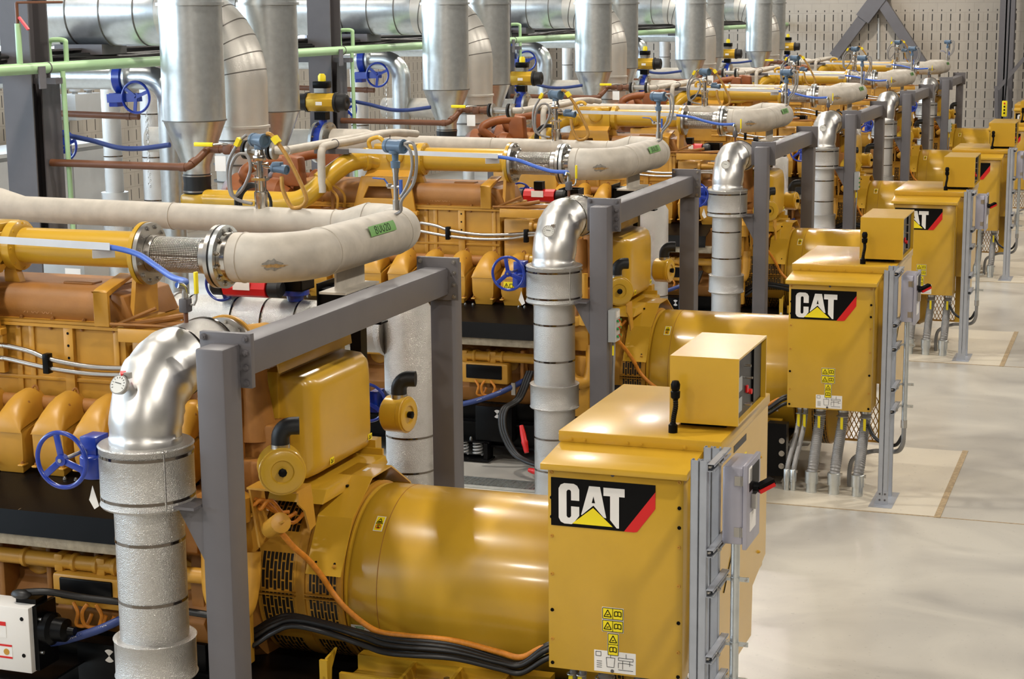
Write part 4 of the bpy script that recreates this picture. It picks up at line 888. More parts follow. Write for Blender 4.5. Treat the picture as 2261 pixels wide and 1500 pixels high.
    glyphs([[(.07, .085), (.12, .085), (.115, .03), (.075, .03), (.07, .085)], [(.095, .085), (.095, .115)], [(.14, .09), (.225, .09), (.225, .075), (.14, .075), (.14, .09)], [(.165, .075), (.165, .025)], [(.205, .075), (.205, .045)], [(.14, .02), (.225, .02)], [(.14, .03), (.14, .06), (.2, .06), (.225, .055)],
            [(.01, .09), (.01, .115), (.04, .115), (.04, .09), (.01, .09)], [(.015, .06), (.045, .06)], [(.015, .048), (.045, .048)], [(.015, .036), (.045, .036)], [(.015, .024), (.045, .024)], [(.185, .09), (.185, .115)]], (-2.765, 9.0628, .762), (1, 0, 0), (0, 0, 1), (0, -1, 0), .0025, 'diagram_lines', INK, d)
    # display box with recessed control face
    x0, x1, y0, y1, z0, z1 = -2.481, -2.086, 9.60, 10.365, 2.085, 2.47; th = .012
    b = MB().box(x0, x1, y0, y0+th, z0, z1); b.box(x0, x1, y1-th, y1, z0, z1); b.box(x0, x1, y0+th, y1-th, z1-th, z1); b.box(x0, x1, y0+th, y1-th, z0, z0+th); b.box(x0, x0+th, y0+th, y1-th, z0+th, z1-th)
    bx = b.build('display_box', YEL, t)
    b = MB().box(x0+.04, x1-.09, y0+.1, y1-.1, 2.05, z0); b.build('box_pedestal', BLK, bx)
    f = MB().box(x1-.05, x1-.03, y0+th, y1-th, z0+th, z1-th).build('control_face', BLK, bx)
    for y, z in ((9.66, 2.30), (9.66, 2.18)): MB().box(x1-.03, x1-.026, y, y+.12, z-.045, z+.045).build('screen', BXG, f)
    b = MB().box(x1-.03, x1-.022, 9.64, 9.80, 2.11, 2.44); b.build('bezel', BLK, f)
    for y, z in ((9.66, 2.30), (9.66, 2.18)): MB().box(x1-.022, x1-.018, y, y+.12, z-.04, z+.04).build('screen_glass', BXG, f)
    for y, z in ((9.88, 2.38), (9.93, 2.30), (9.90, 2.15)): MB().cyl((x1-.03, y, z), (x1+.01, y, z), .007, n=8).build('toggle_switch', STL, f)
    MB().cyl((x1-.03, 10.02, 2.20), (x1-.012, 10.02, 2.20), .016, n=16).build('stop_button', RED, f, label='red stop button')
    MB().box(x1-.03, x1-.02, 9.93, 9.96, 2.21, 2.25).build('indicator', RED, f)
    MB().box(x1-.03, x1-.02, 10.1, 10.3, 2.12, 2.44).build('relay_panel', BLK, f)
    # gooseneck lamp
    b = MB().lathe((-2.435, 9.50, 2.05), (0, 0, 1), [(0, .026), (.045, .026), (.05, .018), (.06, .016)], 16); g = b.build('gooseneck_base', INK, t)
    corrugated([(-2.435, 9.50, 2.10), (-2.431, 9.50, 2.14), (-2.421, 9.50, 2.20), (-2.425, 9.51, 2.25)], .016, .012, .18, 12).build('gooseneck', INK, g)
    MB().lathe((-2.425, 9.51, 2.24), (-.0, .0, 1), [(0, .016), (.01, .026), (.045, .027), (.05, .02), (.06, .025), (.085, .027), (.105, .018), (.108, .001)], 16).build('lamp_head', INK, g)
    return t
cab = cabinet()
repeat(cab, 'yellow control cabinet with a logo panel at the alternator end of the @ generator', ALL)
# conduits under the cabinet
CX = (-2.945, -2.89, -2.75, -2.54, -2.33); FX = (-2.985, -2.93, -2.83, -2.63, -2.42)
wh = ('leftmost thin', 'second thin', 'leftmost thick', 'middle thick', 'rightmost thick')
for i, (xt, w) in enumerate(zip(CX, wh)):
    r = .025 if i < 2 else .05; yt = 9.25; yb = 8.86+(.05 if i == 1 else 0)+.06
    yb = 8.90; xb = (-2.99, -2.93, -2.76, -2.555, -2.34)[i]
    t = thing('flexible_conduit', '', 'conduit', (xb, yb, 0))
    corrugated([(xt, yt, .76), (xt, yt, .66), (xt-.01, yt-.05, .52), ((xt+xb)/2, (yt+yb)/2-.03, .38), (xb+.01, yb+.02, .26), (xb, yb, .16)], r, .022, .13, 12).build('corrugated_hose', GCB, t)
    MB().lathe((xt, yt, .70), (0, 0, 1), [(0, r*1.05), (.045, r*1.05)], 14).build('top_gland', STL, t)
    MB().lathe((xb, yb, 0), (0, 0, 1), [(0, r*1.0), (.09, r*1.0), (.09, r*1.2), (.20, r*1.2), (.205, r*1.05)], 18).build('floor_stub', GAL, t)
    MB().box(xb-r*1.1, xb+r*1.5, yb-.015, yb+.01, .175, .20).build('gland_screw', STL, t)
    MB().box(xt-.012, xt+.012, yt-.03-r-.004, yt-.03-r+.004, .54, .66).build('yellow_tag', TAG, t, label='yellow cable tag')
    MB().torus((xt-.003, yt-.02, .66), (0, 0, 1), r*1.05, .005, 16, 6).build('cable_tie', GAL, t)
    repeat(t, w+' of the grey flexible conduits below the cabinet of the @ generator', range(0, 4), group=None)
# ================================================================== STRUT STAND WITH DISCONNECT BOX
t = thing('strut_stand', '', 'stand', (-2.09, 8.82, 0))
for y in (8.68, 8.96):
    for x in (-2.125, -2.079):
        b = MB().bar((x+.0205, y, .005), (x+.0205, y, 2.12), .041, .041); a = MB()
        # open channel section
        a.box(x, x+.041, y-.0205, y-.0175, .006, 2.12); a.box(x, x+.003, y-.0205, y+.0205, .006, 2.12); a.box(x+.038, x+.041, y-.0205, y+.0205, .006, 2.12); a.box(x+.0155, x+.0255, y-.0235, y-.0205, .006, 2.12) if False else None
        a.box(x, x+.012, y+.0175, y+.0205, .006, 2.12); a.box(x+.029, x+.041, y+.0175, y+.0205, .006, 2.12)
        a.build('strut_channel', STR, t)
for z in (2.09, 1.635, 1.42, 1.06, .86):
    a = MB(); y0, y1 = 8.64, 9.02; x = -2.035
    a.box(x, x+.003, y0, y1, z-.02, z+.02); a.box(x, x+.04, y0, y1, z+.017, z+.02); a.box(x, x+.04, y0, y1, z-.02, z-.017); a.box(x+.037, x+.04, y0, y1, z+.008, z+.02); a.box(x+.037, x+.04, y0, y1, z-.02, z-.008)
    r = a.build('cross_rail', STR, t); bolt(r, (x+.004, y0+.025, z), (1, 0, 0), .011); bolt(r, (x+.04, y0+.10, z), (1, 0, 0), .012)
p = MB().box(-2.19, -1.985, 8.55, 9.10, 0.0, .008); p.build('base_plate', STR, t)
for y, s in ((8.655, -1), (8.985, 1)):
    for x in (-2.125, -2.079):
        a = MB().prism([(x+.0, .008), (x+.041, .008), (x+.041, .13), (x, .13)], 'y', y-.003, y+.003); a.prism([(x-.03, .008), (x, .008), (x, .10)], 'y', y-.002, y+.002); f = a.build('post_foot', STR, t)
        for z in (.05, .105): bolt(f, (x+.02, y, z), (0, s, 0), .009, DRK)
repeat(t, 'galvanised strut stand beside the cabinet of the @ generator', ALL)
t = thing('disconnect_box', '', 'switch box', (-1.92, 8.95, 1.64))
x0, x1 = -1.995, -1.885; y0, y1 = 8.82, 9.12; z0, z1 = 1.64, 2.06
SSX = mat('satin_stainless', (178, 176, 188), .42, .6, var=.08, bump=.02, bscale=12)
MB().box(x0, x1, y0, y1, z0, z1).build('enclosure', SSX, t, bev=.012)
dr = MB().box(x1+.001, x1+.024, y0-.015, y1+.015, z0-.02, z1+.012).build('door', SSX, t, bev=.004)
for z in (1.71, 1.985): b = MB().box(x1-.045, x1+.0, y0-.005, y0, z-.025, z+.025); b.cyl((x1-.01, y0-.006, z-.028), (x1-.01, y0-.006, z+.028), .005, n=8); b.build('hinge', STL, t)
MB().box(x1+.024, x1+.027, y0+.04, y1-.03, 1.92, 2.04).build('legend_plate', INK, dr)
MB().box(x1+.024, x1+.027, y0+.02, y0+.09, 1.97, 2.05).build('rating_label', WHT, dr)
MB().box(x1+.024, x1+.027, y0+.06, y0+.2, 1.70, 1.80).build('rating_label', WHT, dr)
h = MB().lathe((x1+.024, 8.97, 1.92), (1, 0, 0), [(0, .03), (.03, .026)], 14).build('switch_hub', BLK, dr)
b = MB().bar((x1+.045, 8.97, 1.915), (x1+.115, 9.02, 1.95), .055, .03); b.build('switch_lever', INK, dr)
MB().bar((x1+.05, 8.962, 1.90), (x1+.118, 9.014, 1.935), .05, .02).build('lever_face', RED, dr, label='red lever face')
b = MB().box(x1+.026, x1+.05, y0+.08, y0+.12, 1.82, 1.90); b.build('latch', STL, dr)
MB().box(-2.005, x0, 8.85, 8.88, 2.07, 2.11).build('mount_ear', STL, t)
repeat(t, 'stainless disconnect box with a red lever beside the cabinet of the @ generator', ALL)
t = thing('rigid_conduit', '', 'conduit', (-1.94, 8.95, .3))
b = MB().cyl((-1.945, 8.93, .72), (-1.945, 8.93, 1.64), .024, n=14); b.build('pipe', GAL, t)
for z in (1.42, 1.06, .86):
    a = MB().lathe((-1.945, 8.93, z-.012), (0, 0, 1), [(0, .022), (0, .027), (.024, .027), (.024, .022)], 16); a.box(-1.95, -1.87, 8.925, 8.935, z-.012, z+.012); a.box(-1.99, -1.94, 8.915, 8.945, z-.008, z+.008); c = a.build('pipe_clamp', GAL, t); MB().cyl((-1.885, 8.91, z), (-1.885, 8.96, z), .006, n=8).build('clamp_screw', STL, c)
corrugated([(-1.945, 8.93, .72), (-1.945, 8.93, .60), (-1.955, 8.96, .50), (-2.0, 9.03, .42), (-2.10, 9.12, .38), (-2.25, 9.18, .36), (-2.42, 9.2, .28), (-2.46, 9.2, .16), (-2.46, 9.2, 0.0)], .022, .018, .14, 12).build('flexible_tail', GCB, t)
MB().lathe((-1.945, 8.93, .66), (0, 0, 1), [(0, .028), (.07, .028)], 8).build('coupling', STL, t)
repeat(t, 'thin rigid conduit dropping from the disconnect box of the @ generator', ALL)
o = MB().tube(spline([(-2.30, 9.2, .60), (-2.24, 9.12, .52), (-2.14, 9.06, .47), (-2.02, 8.99, .48), (-1.96, 8.96, .58)], 8), .016, 10).build('black_cable', CAB); tagset(o, '', 'cable'); repeat(o, 'black cable looping under the cabinet to the strut stand of the @ generator', range(0, 4))
# ================================================================== CABLE LOOMS ON THE ALTERNATOR
o = corrugated([at(622, 1178, 9.2), at(650, 1210, 9.25), at(682, 1238, 9.34), at(712, 1275, 9.4), at(735, 1310, 9.44), at(770, 1350, 9.42), at(830, 1393, 9.38), at(900, 1405, 9.35), at(1000, 1415, 9.32), at(1100, 1440, 9.30), at(1150, 1452, 9.28), at(1195, 1432, 9.3), at(1195, 1432, 9.3)+Vector((.12, .06, .03))], .0185, .02, .05, 12).build('orange_conduit', ORC)
tagset(o, '', 'conduit'); repeat(o, 'orange wrapped conduit running down the barrel of the @ generator', ALL)
for j, (dy, dz, r, w) in enumerate(((9.31, .015, .015, 'uppermost ribbed'), (9.27, 0, .016, 'second ribbed'), (9.24, -.02, .016, 'thick smooth'), (9.20, -.045, .015, 'lowest front'), (9.29, -.05, .017, 'hidden back'))):
    pts = [at(x, y, dy)+Vector((0, 0, dz+.008*math.sin(i*1.3+j))) for i, (x, y) in enumerate(((470, 1400), (545, 1405), (600, 1375), (645, 1362), (720, 1378), (800, 1402), (860, 1418), (1000, 1430), (1100, 1456), (1150, 1466), (1205, 1432)))]
    pts.append(pts[-1]+Vector((.12, .06, .03)))
    if j == 3: pts = [p+Vector((0, 0, -.02)) for p in pts]
    o = (corrugated(pts, r, .012, .13, 10) if j < 2 else MB().tube(spline(pts, 8), r, 10)).build('loom_cable', CAB); tagset(o, '', 'cable')
    repeat(o, w+' black cable of the bundle along the alternator of the @ generator', range(0, 4))
# coolant heater hose and black jump leads
o = MB().tube(spline([at(108, 1420, 8.8), at(150, 1412, 8.8), at(220, 1390, 8.85), at(280, 1362, 8.95), at(330, 1335, 9.1)], 8), .026, 14).build('coolant_hose', NAV); tagset(o, '', 'hose'); 
tx = glyphs([s for k in range(24) if k % 6 != 5 for s in ([(k*.011, -.004), (k*.011, .004)], [(k*.011, .004 if k % 3 else 0), (k*.011+.006, .004 if k % 2 else -.004)])], at(152, 1412, 8.772), (at(262, 1371, 8.9)-at(152, 1412, 8.8)).normalized(), (0, 0, 1), (0, -1, .2), .0018, 'hose_print', WHT, o)
repeat(o, 'navy coolant hose with white print, low on the @ generator', range(0, 4))
o = MB().box(-5.69, -5.65, 8.93, 8.95, .72, .84); o.box(-5.68, -5.66, 8.925, 8.93, .78, .83); o = o.build('hose_hanger', STL); tagset(o, '', 'hanger'); repeat(o, 'small metal hanger holding the navy hose of the @ generator', range(0, 4))
for j, (dx, r) in enumerate(((0, .018), (.05, .018), (.10, .018))):
    P = lambda x, y, Y: at(x+dx*110, y, Y, 1)
    pts = [P(1165, 820, 9.1), P(1140, 880, 8.95), P(1108, 905, 8.8), P(1106, 950, 8.7), P(1130, 1000, 8.6), P(1160, 1020, 8.5), P(1190, 1030, 8.4)]
    o = MB().tube(spline(pts, 8), r, 10).build('jump_lead', CAB); tagset(o, '', 'cable')
    repeat(o, ('left', 'middle', 'right')[j]+' black lead hanging in front of the base skid of the @ generator', range(1, 3), u=0)
for nm, a, b_ in (('upper', (1151, 940), (1163, 1000)), ('lower', (1168, 1038), (1196, 1046))):
    o = MB(); A = at(a[0], a[1], 8.7 if nm == 'upper' else 8.45, 1); B = at(b_[0], b_[1], 8.6 if nm == 'upper' else 8.4, 1); d = B-A
    o.lathe(A, d, [(0, .02), (d.length*.3, .028), (d.length*.55, .028), (d.length*.6, .034), (d.length*.7, .03), (d.length, .022)], 12)
    o = o.build('cable_connector', RED); tagset(o, '', 'connector'); repeat(o, nm+' red connector on the black leads of the @ generator', (1,), u=0)
# heater box seen low at the left of the nearest set only
t = thing('heater_box', 'white enamel heater box low on the nearest engine, at the left edge', 'switch box', (-6.4, 8.75, .45))
A = at(62, 1345, 8.62); MB().box(A.x-.6, A.x, 8.62, 8.80, A.z-.41, A.z+.0).build('enclosure', WHT, t, bev=.008)
for z in (-.07, -.30): MB().lathe((A.x-.05, 8.62, A.z+z), (0, -1, 0), [(0, .013), (.003, .012)], 12).build('screw', INK, t)
d = MB().box(A.x-.4, A.x-.13, 8.618, 8.62, A.z-.33, A.z-.245).build('warning_label', WHT, t)
for z in (-.25, -.325): MB().box(A.x-.4, A.x-.13, 8.6165, 8.6185, A.z+z-.004, A.z+z+.008).build('red_rule', RED, d)
MB().lathe((A.x-.17, 8.618, A.z-.288), (0, -1, 0), [(0, .02), (.002, .02)], 14).build('round_mark', ENG, d)
d = MB().box(A.x-.4, A.x-.165, 8.618, 8.62, A.z-.2, A.z-.12).build('rating_label', WHT, t); MB().box(A.x-.4, A.x-.165, 8.6165, 8.6185, A.z-.125, A.z-.10).build('red_rule', RED, d)
MB().box(A.x-.14, A.x+.0, 8.7, 8.82, A.z+.0, A.z+.03).build('bracket', BLK, t)
b = MB().lathe((A.x+.03, 8.75, A.z-.16), (1, 0, 0), [(0, .1), (.05, .1), (.07, .075), (.14, .07), (.16, .03), (.2, .025)], 20); b.box(A.x+.0, A.x+.03, 8.66, 8.86, A.z-.4, A.z); b.build('heater_element', BLK, t)
for z in (-.08, -.29): MB().cyl((A.x, 8.68, A.z+z), (A.x+.05, 8.68, A.z+z), .011, n=8).build('stud', STL, t)
MB().box(A.x-.5, A.x+.1, 8.6, 9.1, A.z-.47, A.z-.455).build('mount_plate', BLK, t)
b = MB(); b.tube(spline([(A.x-.1, 8.72, A.z+.06), (A.x+.06, 8.75, A.z+.07), (A.x+.25, 8.85, A.z+.02), (A.x+.6, 8.95, A.z-.02), (A.x+1.1, 9.0, A.z-.06)], 8), .022, 10); b.sphere((A.x-.1, 8.70, A.z+.055), .05, 12, (1.4, .8, .6)); b.build('wiring_loom', CAB, t)
# push-button box hung on the front posts of the gantries further back
t = thing('push_button_box', '', 'switch box', (-4.41, 8.12, 1.46))
MB().box(-4.463, -4.395, 8.07, 8.21, 1.46, 1.75).build('enclosure', BXG, t, bev=.005)
fp = MB().box(-4.395, -4.39, 8.075, 8.205, 1.465, 1.745).build('face_plate', LGR, t)
for i, z in enumerate((1.65, 1.58, 1.51)):
    for y, m in ((8.11, GRL), (8.15, RED), (8.185, GRL)): MB().cyl((-4.39, y, z), (-4.372, y, z), .012, n=10).build('push_button', m, fp)
for y in (8.10, 8.15): MB().box(-4.39, -4.388, y, y+.035, 1.68, 1.735).build('legend', WHT, fp)
MB().tube(spline([(-4.43, 8.15, 1.46), (-4.43, 8.15, 1.3), (-4.44, 8.16, 1.1), (-4.45, 8.2, .5), (-4.45, 8.2, .0)], 8), .014, 8).build('conduit', GCB, t)
MB().box(-4.44, -4.425, 8.13, 8.14, 1.33, 1.42).build('yellow_tag', TAG, t)
for k in (1, 3, 5):
    if k != 1: 
        c = copy_tree(t, (k-1)*STEP); 
    else: c = t; t.location = Vector(t.location)+Vector((0, STEP, 0))
    if k != 1: pass
    c['label'] = 'grey push-button box on the front gantry post of the %s generator' % UNITS[k]
# ================================================================== AIR INTAKE, EXHAUST AND SERVICES AT THE LEFT (second set onwards)
for y, w in ((9.255, 'front'), (10.96, 'rear')):
    t = thing('intake_silencer', '', 'silencer', (-9.22, y, 2.45)); x = -9.22
    MB().lathe((x, y, 3.31), (0, 0, 1), [(0, .32), (1.9, .32)], 44).build('drum', GAL, t)
    MB().lathe((x, y, 4.46), (0, 0, 1), [(0, .313), (0, .345), (.03, .345), (.03, .313)], 44).build('rim_angle', GAL, t)
    MB().lathe((x, y, 3.30), (0, 0, 1), [(0, .31), (0, .328), (.012, .328), (.012, .31)], 44).build('seam_bead', SEM, t)
    MB().lathe((x, y, 2.76), (0, 0, 1), [(0, .14), (.08, .14), (.545, .32)], 44).build('cone', GAL, t)
    MB().lathe((x, y, 2.56), (0, 0, 1), [(0, .14), (.03, .145), (.1, .138), (.17, .145), (.2, .14)], 32).build('rubber_boot', RUB, t)
    for z in (2.575, 2.735): MB().lathe((x, y, z), (0, 0, 1), [(0, .14), (0, .15), (.014, .15), (.014, .14)], 32).build('boot_clip', STL, t)
    MB().box(x-.14, x+.14, y-.14, y+.14, 2.40, 2.56).build('intake_elbow', YEL, t, bev=.04)
    repeat(t, 'galvanised '+w+' air intake drum with a cone bottom above the @ generator', BACK, u=1 if False else 0, skip_from=9)
    REPEAT[-1] = (t, 0, BACK, REPEAT[-1][3], None, 9, ())
# exhaust duct: lagged riser, segmented elbow, banded horizontal run
ex, ey = -9.19, 10.18
t = thing('exhaust_duct', '', 'duct', (ex, ey, 2.5))
b = MB().lathe((ex, ey, 2.48), (0, 0, 1), [(0, .27), (.45, .28), (.45, .30), (.70, .30)], 44); b.build('lagged_riser', QLT, t)
for z in (2.6, 2.78, 2.93, 3.04): MB().lathe((ex, ey, z), (0, 0, 1), [(0, .28), (0, .306), (.016, .306), (.016, .28)], 44, False).build('band', SEM, t)
MB().lathe((ex, ey, 3.17), (0, 0, 1), [(0, .28), (0, .318), (.025, .318), (.03, .30)], 44).build('flange_ring', QLT, t)
R = .80; pts = [(ex, ey, 3.18), (ex, ey, 3.4)]+arc((ex-R, ey, 3.60), (1, 0, 0), (0, 0, 1), R, 0, PI/2, 20)
MB().tube(pts, [.298+.062*i/(len(pts)-1) for i in range(len(pts))], 44).build('elbow', QLT, t, ang=60)
for i in range(1, 9):
    a = PI/2*i/9; c = Vector((ex-R+R*math.cos(a), ey, 3.60+R*math.sin(a))); r = .298+.062*i/9
    MB().lathe(c, (-math.sin(a), 0, math.cos(a)), [(-.006, r-.01), (-.006, r+.006), (.006, r+.006), (.006, r-.01)], 44, False).build('gore_seam', SEM, t)
MB().lathe((ex-R, ey, 4.40), (-1, 0, 0), [(0, .36), (6.9, .36)], 44).build('horizontal_run', GAL, t)
for i in range(14): MB().lathe((ex-R-.25-.42*i, ey, 4.40), (1, 0, 0), [(-.006, .35), (-.006, .368), (.006, .368), (.006, .35)], 44, False).build('lap_band', SEM, t)
MB().box(-11.3, -10.7, ey-.25, ey+.25, 3.95, 4.06).build('duct_shoe', DRK, t)
repeat(t, 'large silver exhaust duct curving down to the @ generator', BACK)
REPEAT[-1] = (t, 0, BACK, REPEAT[-1][3], None, 9, ())
# damper valve with actuator on the beige pipe
t = thing('actuated_valve', '', 'actuator', (-8.98, FY, 2.65))
b = MB().lathe((-9.03, FY, 2.90), (1, 0, 0), [(0, .2), (.1, .2)], 32); b.build('valve_body', BLU, t)
for x in (-9.07, -8.93):
    f = MB().lathe((x, FY, 2.90), (1, 0, 0), [(0, .1), (0, .235), (.035, .235), (.035, .1)], 36).build('flange', GAL, t)
    for i in range(8): a = 2*PI*(i+.5)/8; bolt(f, (x+.035, FY+.2*math.cos(a), 2.90+.2*math.sin(a)), (1, 0, 0), .014)
MB().cyl((-8.98, FY, 3.07), (-8.98, FY, 3.17), .05, n=14).build('valve_neck', BLU, t)
MB().box(-9.06, -8.92, FY-.06, FY+.06, 3.16, 3.25).build('mount_bracket', BLK, t)
hx = [(.11*math.cos(PI/8+PI/4*i), .11*math.sin(PI/8+PI/4*i)) for i in range(8)]
MB().prism([(FY+y, 3.36+z) for y, z in hx], 'x', -9.15, -8.81).build('cylinder', mat('actuator_gold', (206, 164, 44), .35, .3, var=.06), t, bev=.006)
for s, x0 in ((-1, -9.15), (1, -8.81)): MB().lathe((x0, FY, 3.36), (s, 0, 0), [(0, .115), (.03, .115), (.035, .098), (.13, .098), (.14, .085), (.14, .03), (.12, .001)], 24).build('end_cap', RUB, t)
MB().box(-9.02, -8.94, FY-.106, FY-.10, 3.33, 3.37).build('label_plate', WHT, t)
MB().box(-9.07, -8.89, FY-.07, FY+.07, 3.52, 3.60).build('switch_box', BLK, t, bev=.01)
b = MB().box(-9.06, -8.9, FY-.05, FY+.05, 3.47, 3.52); b.box(-8.94, -8.90, FY-.05, FY+.05, 3.47, 3.52); b.build('switch_legs', STL, t)
MB().lathe((-8.98, FY, 3.60), (0, 0, 1), [(0, .045), (.06, .045), (.08, .03), (.085, .03)], 6).build('position_beacon', TAG, t, label='yellow position beacon')
MB().tube([(-8.98, FY, 2.90), (-9.10, FY, 2.90)], .09, 10).build('shaft_seat', STL, t)
repeat(t, 'yellow valve actuator with black end caps on the beige pipe of the @ generator', BACK); REPEAT[-1] = (t, 0, BACK, REPEAT[-1][3], None, 4, FINE)
o = MB().lathe((-9.07, FY, 2.90), (-1, 0, 0), [(0, .15), (2.2, .15)], 30).build('supply_pipe', BEI); tagset(o, '', 'pipe'); repeat(o, 'grey beige pipe entering the actuated valve of the @ generator', BACK)
# brown drain line with yellow lever, braided joint and white pipes
t = thing('brown_pipe', '', 'pipe', (-9.5, 8.6, 2.88))
MB().tube([(-10.52, 8.6, 2.9), (-9.0, 8.6, 2.885)]+spline([(-9.0, 8.6, 2.885), (-8.93, 8.61, 2.90), (-8.88, 8.72, 2.97), (-8.85, 8.8, 3.03), (-8.82, 8.84, 3.05), (-8.72, 8.84, 3.05)], 5)+[(-8.45, 8.82, 3.05)], .038, 16).build('pipe', BRN, t)
for p, d in (((-9.0, 8.6, 2.885), (1, 0, 0)), ((-8.91, 8.65, 2.93), (.3, .8, .5)), ((-8.74, 8.84, 3.05), (1, 0, 0))): MB().lathe(p, d, [(-.03, .044), (.03, .044)], 16).build('coupling', BRN, t)
MB().box(-8.66, -8.56, 8.78, 8.88, 3.0, 3.10).build('valve_body', BRN, t, bev=.02)
MB().tube([(-8.60, 8.80, 3.1), (-8.66, 8.77, 3.11), (-8.74, 8.75, 3.10)], .012, 8).build('lever', STL, t)
MB().box(-8.95, -8.74, 8.735, 8.765, 3.08, 3.12).build('lever_sleeve', TAG, t, bev=.008, label='yellow lever sleeve')
MB().lathe((-8.5, 8.82, 3.05), (1, 0, 0), [(0, .05), (0, .055), (.06, .055)], 8).build('union', BRN, t)
repeat(t, 'brown primed pipe with a yellow lever by the intake drum of the @ generator', BACK); REPEAT[-1] = (t, 0, BACK, REPEAT[-1][3], None, 9, ())
o = MB().box(-8.72, -8.60, 8.74, 8.744, 2.84, 2.99).build('hanging_tag', WHT); o.rotation_euler = (0, .4, 0); o.location.z += 0
o.location = Vector((0, 0, 0)); me = o.data
o.rotation_euler = (0, 0, 0); tagset(o, '', 'tag'); repeat(o, 'white paper tag hanging from the brown pipe of the @ generator', BACK)
t = thing('braided_connector', '', 'expansion joint', (-8.25, 8.82, 3.05))
MB().lathe((-8.36, 8.82, 3.05), (1, 0, 0), [(0, .046), (.1, .044), (.2, .046)], 24, False).build('braid', STL, t)
for x in (-8.43, -8.38, -8.16, -8.11): MB().lathe((x, 8.82, 3.05), (1, 0, 0), [(0, .03), (0, .092), (.025, .092), (.025, .03)], 24).build('flange', RUB if x in (-8.43, -8.16) else STL, t)
repeat(t, 'short braided connector between black flanges by the @ generator', BACK)
t = thing('white_drain_pipe', '', 'pipe', (-8.0, 9.5, 3.05))
MB().tube([(-8.09, 8.82, 3.05), (-8.0, 8.84, 3.05)]+spline([(-8.0, 8.84, 3.05), (-7.97, 8.9, 3.05), (-7.95, 9.0, 3.055), (-7.78, 10.7, 3.09), (-7.74, 11.3, 3.05)], 5), .042, 16).build('pipe', BEI, t)
MB().tube(spline([(-7.80, 9.25, 2.6), (-7.80, 9.25, 2.95), (-7.80, 9.28, 3.03), (-7.79, 9.36, 3.06), (-7.74, 9.9, 3.07), (-7.66, 10.7, 3.10), (-7.62, 11.3, 3.05)], 5), .04, 16).build('branch_pipe', BEI, t)
for y in (9.5, 10.6): MB().torus((-7.765+.08*(y-9.5), y, 3.07), (0, 1, 0), .045, .005, 18, 6).build('u_bolt', DRK, t)
MB().box(-7.98, -7.6, 9.46, 9.54, 2.97, 3.02).build('pipe_bracket', DRK, t)
repeat(t, 'pair of thin white pipes bending over the far end of the @ generator', BACK)
# blue water hose in the aisle, its navy standing in for dim light
pts = [at(x, y, 8.9, 1) for x, y in ((85, 290), (130, 296), (200, 310), (260, 326), (310, 328), (375, 320))]
o = MB().tube(spline(pts, 8), .026, 12).build('blue_hose', NAV); tagset(o, '', 'hose'); repeat(o, 'blue hose toned dark for the dim aisle, sagging between posts left of the @ generator', BACK)
# low and high handwheel valves
def wheel(c, ax, R, m, t, n=3):
    ax = Vector(ax).normalized(); e = ax.cross(Vector((0, 0, 1))).normalized(); g = e.cross(ax)
    MB().torus(c, ax, R, R*.09, 36, 8).build('handwheel_rim', m, t)
    for i in range(n):
        a = 2*PI*i/n+.4; d = e*math.cos(a)+g*math.sin(a); MB().bar(c+d*.01, c+d*R*.97, R*.09, R*.22, d.cross(ax)).build('spoke', m, t)
t = thing('aisle_handwheel', '', 'valve', (-10.6, 8.99, 3.0)); c = Vector((-10.62, 8.99, 3.04))
wheel(c, (0, 1, 0), .15, BLU, t, 5); MB().box(-10.86, -10.66, 9.05, 9.2, 2.95, 3.12).build('gearbox', BLU, t, bev=.01); MB().cyl(c, c+Vector((0, .12, 0)), .012, n=8).build('shaft', STL, t)
MB().cyl((-10.78, 9.12, 2.6), (-10.78, 9.12, 2.96), .03, n=10).build('valve_stem', STL, t)
repeat(t, 'blue handwheel with five spokes beside the steel column left of the @ generator', BACK)
gz = 3.635; gy = 11.7
t = thing('return_pipe', '', 'pipe', (-11.0, gy, 0))
R = .28
pts = [(-17.5, gy, gz), (-11.4, gy, gz), (-10.935-R, gy, gz)]+arc((-10.935-R, gy, gz-R), (0, 0, 1), (1, 0, 0), R, 0, PI/2, 10)+[(-10.935, gy, 1.5), (-10.935, gy, 0)]
MB().tube(pts, .142, 32).build('pipe', GAL, t, ang=50)
for x in (-11.62, -11.46): MB().lathe((x, gy, gz), (1, 0, 0), [(0, .14), (0, .2), (.03, .2), (.03, .14)], 32).build('flange', GAL, t)
repeat(t, 'grey return pipe elbowing down beside the intake drums of the @ generator', BACK)
t = thing('chain_wheel_valve', '', 'valve', (-11.5, 11.6, 3.4))
MB().lathe((-11.59, gy, gz), (1, 0, 0), [(0, .10), (0, .205), (.10, .205), (.10, .10)], 32).build('valve_body', BLU, t)
MB().box(-11.60, -11.48, 11.44, 11.62, 3.30, 3.46).build('gearbox', BLU, t, bev=.01)
c = Vector((-11.18, 11.36, 3.42)); wheel(c, (0, 1, 0), .18, BLU, t, 3)
MB().bar((-11.6, 11.45, 3.40), (-11.15, 11.40, 3.42), .08, .10).build('gear_arm', BLU, t)
for i in range(26): MB().torus((-11.05+.012*(i % 2), 11.36, 3.28-.036*i), (1, 0, 0) if i % 2 else (0, 1, 0), .014, .004, 10, 5).build('chain_link', STL, t)
for o in [q for q in t.children if q.name.startswith('chain_link')][1:]: pass
repeat(t, 'blue chain-wheel valve on the grey return pipe left of the @ generator', BACK); REPEAT[-1] = (t, 0, BACK, REPEAT[-1][3], None, 3, ('chain_link',))
